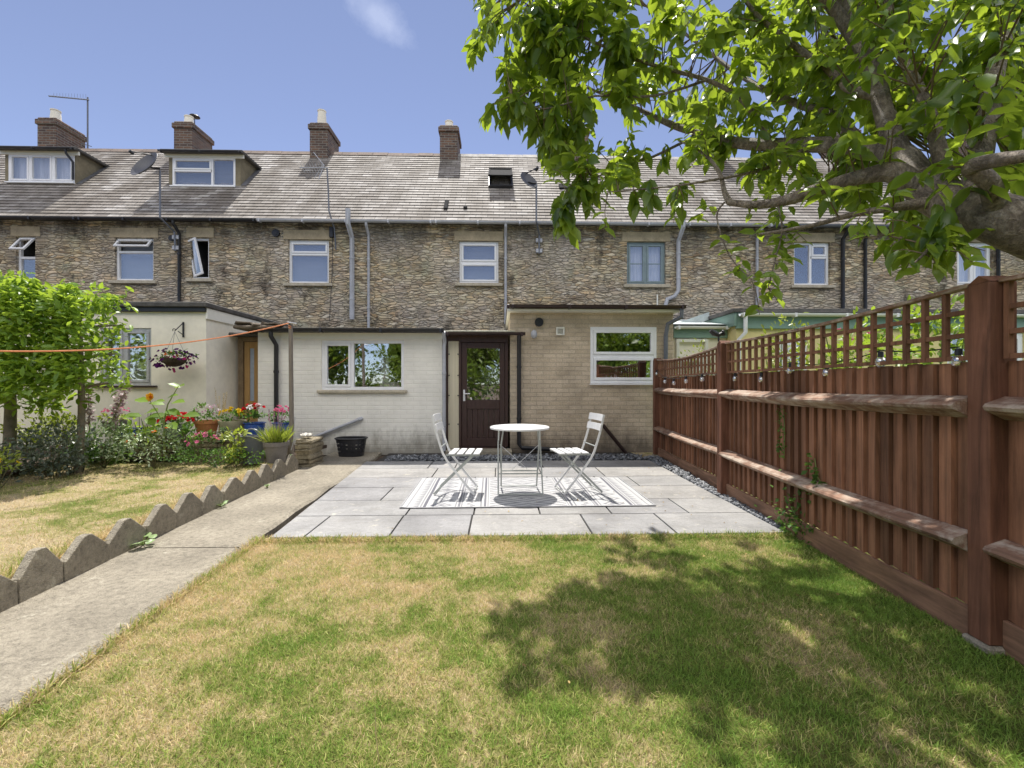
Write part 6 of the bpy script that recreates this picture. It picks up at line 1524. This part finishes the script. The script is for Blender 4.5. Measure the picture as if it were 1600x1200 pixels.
    # the crown beyond the picture, it throws the dappled shade on the lawn
    while len(tgt) < nscr + 380:
        c = random.choice([(1.0, 3.2, 4.9, .8), (2.2, 3.4, 5.2, 1.0), (3.0, 3.8, 4.6, 1.1), (3.6, 2.2, 4.3, 1.1), (4.2, 3.4, 4.2, .9), (2.3, 2.4, 4.3, .9), (3.1, 2.8, 5.2, 1.1), (1.6, 3.0, 4.6, .8)])
        d = Vector([random.gauss(0, 1) for _ in range(3)]).normalized() * c[3] * random.uniform(.3, 1.05); q = Vector(c[:3]) + Vector((d.x, d.y, d.z * .55))
        if mn.noise(q * 1.3) + .5 * mn.noise(q * 3.1) > .12: tgt.append(q)
    tw = MB(); LPp, LPd, LPs, LPt = [], [], [], []
    for i, q in enumerate(tgt):
        sh = Vector((q.x + .06 * q.z, q.y - SUN_TAN * q.z, 4.0))      # clumps and gaps: the crown lets patches of sun through
        if i not in YOUNG and mn.noise(sh * 3.2) + .6 * mn.noise(sh * 7.0) > .17: continue
        qa = np.array(q); dd = np.linalg.norm(lp - qa, axis=1) + (lp[:, 2] < q.z - .6) * .1; dd = np.where(lr > .075, dd + .4, dd); j = int(np.argmin(dd)); s = Vector(lp[j]); L = (q - s).length
        if L > .05:
            m_ = s.lerp(q, .55) + Vector((random.uniform(-.1, .1), random.uniform(-.1, .1), .12)) * L; r0 = min(.011, .003 + .006 * L); tw.tube([s, s.lerp(m_, .6), m_, q], [r0, r0 * .8, r0 * .6, .0018], 5, cap=False)
            ax = (q - m_).normalized()
        else: ax = Vector((0, 0, -1))
        yng = i in YOUNG; k = random.randint(4, 6) if yng else random.randint(6, 9); young = yng or random.random() < .14; ct = random.random()
        for a_ in range(k):
            u = a_ / k; ph = a_ * 2.4 + random.uniform(-.4, .4); side = Vector((math.cos(ph), math.sin(ph), 0)); b_ = q - ax * (.18 * (1 - u)) + Vector((random.gauss(0, .01), random.gauss(0, .01), random.gauss(0, .01)))
            dv = side * .75 + ax * .5 + Vector((0, 0, -.55 if not young else .0)) + Vector((random.gauss(0, .25), random.gauss(0, .25), random.gauss(0, .25)))
            LPp.append(tuple(b_)); LPd.append(tuple(dv)); LPs.append(random.uniform(.08, .145) * (1 + .35 * min(1, max(0, (q.y - 2.2) / 1.6))) * (.72 if young else 1)); LPt.append(min(1, max(0, ct * .5 + random.uniform(0, .35) + (.4 if young else 0))))
    twm = mottle('twig_bark', (.14, .1, .06), .3, 20, .8, .001); tw.build('twigs', twm, t, smooth=True, fix=False)
    n = len(LPp); d = np.array(LPd); up = RNG.normal(size=(n, 3)) * .45 + [0, 0, 1.0]; s = np.array(LPs)
    V, T = scatter(LEAF[0], LEAF[1], np.array(LPp), frames(d, up), np.stack([s, s * 1.02, s * 1.3], 1)); npmesh('foliage', V, T, LEAFM, np.repeat(np.array(LPt), 8), t)
cherry()

# ================================================================ what stands behind the camera (seen in the window panes)
def back_tree(x, y, h_, r, label):
    t = empty('garden_tree', (x, y, 0), label, 'tree', 'trees standing behind the camera'); mb = MB(); mb.tube([(x, y, -.05), (x + .1, y, h_ * .4), (x, y + .1, h_ * .8)], [.16, .12, .04], 8); mb.build('trunk', BARK, t)
    nm('crown', [leafcloud(1500, (x + random.uniform(-.4, .4) * r, y, h_ * random.uniform(.5, .72)), (r * .7, r * .7, h_ * .28), .3, LEAFS) for _ in range(3)], FARM, t)
lb = ['spreading tree behind the viewer, at the far left', 'tree behind the viewer, left of the middle', 'tree straight behind the viewer', 'lower tree behind the viewer, right of the middle', 'tall tree behind the viewer at the right', 'rightmost tree behind the viewer', 'most distant tree behind the viewer, leftmost']
for (x, y, h_, r), l_ in zip(((-9, -9, 5.2, 2.6), (-5, -11, 4.6, 2.2), (-1.5, -10, 5.0, 2.2), (2.5, -9.5, 4.4, 2.2), (6, -11, 5.4, 2.8), (10, -9, 5, 2.6), (-13, -12, 5.5, 3)), lb): back_tree(x, y, h_, r, l_)
t = empty('garden_hedge', (0, -8, 0), 'long green boundary hedge behind the viewer, seen in the kitchen panes', 'hedge')
mb = MB(); [mb.tube([(x, -8, -.05), (x + .1, -8, 1.9)], .03, 6) for x in range(-14, 15, 2)]; mb.build('stems', BARK, t)
nm('foliage', [leafcloud(900, (x, -8, 1.25), (1.6, .6, 1.35), .22, LEAFS, shell=.2) for x in range(-14, 15, 2)], FARM, t)
t = empty('garden_hedge', (-11, -2, 0), 'tall added hedge out of view at the left, screening bright sky from the panes', 'hedge')  # added unseen hedge, keeps low bright sky out of the left panes
mb = MB(); [mb.tube([(-11.5, y, -.05), (-11.5, y, 2.4)], .03, 6) for y in range(-7, 6, 2)]; mb.build('stems', BARK, t)
nm('foliage', [leafcloud(800, (-11.6, y, 1.5), (.6, 1.5, 1.6), .22, LEAFS, shell=.2) for y in range(-7, 6, 2)], FARM, t)
# a few fallen leaves and one tall dry stalk on the lawn
n = 90; y = RNG.uniform(1.2, 6.4, n); x = np.array([PR(t) for t in y]) + RNG.uniform(0, 1, n) ** .6 * np.array([FX(t) - PR(t) - .1 for t in y])
V, T = scatter(LEAFS[0], LEAFS[1], np.stack([x, y, np.full(n, .04)], 1), frames(RNG.normal(size=(n, 3)) * [1, 1, .15], RNG.normal(size=(n, 3)) * .25 + [0, 0, 1.0]), RNG.uniform(.012, .03, n))
props(npmesh('fallen_leaves', V, T, m_leaf('dead_leaf', (.12, .07, .03), (.45, .33, .14), (.2, .12, .03), .2, .8, .1), np.repeat(RNG.uniform(0, 1, n), 2)), kind='stuff')
g = G(592, 1190); mb = MB(); mb.tube([g, g + Vector((-.01, .0, .09)), g + Vector((-.015, .01, .17))], [.0022, .0018, .001], 5); props(mb.build('grass_stalk', bpy.data.materials['dry_stalk']), 'single pale dry grass stalk standing at the bottom of the front lawn', 'grass stalk')
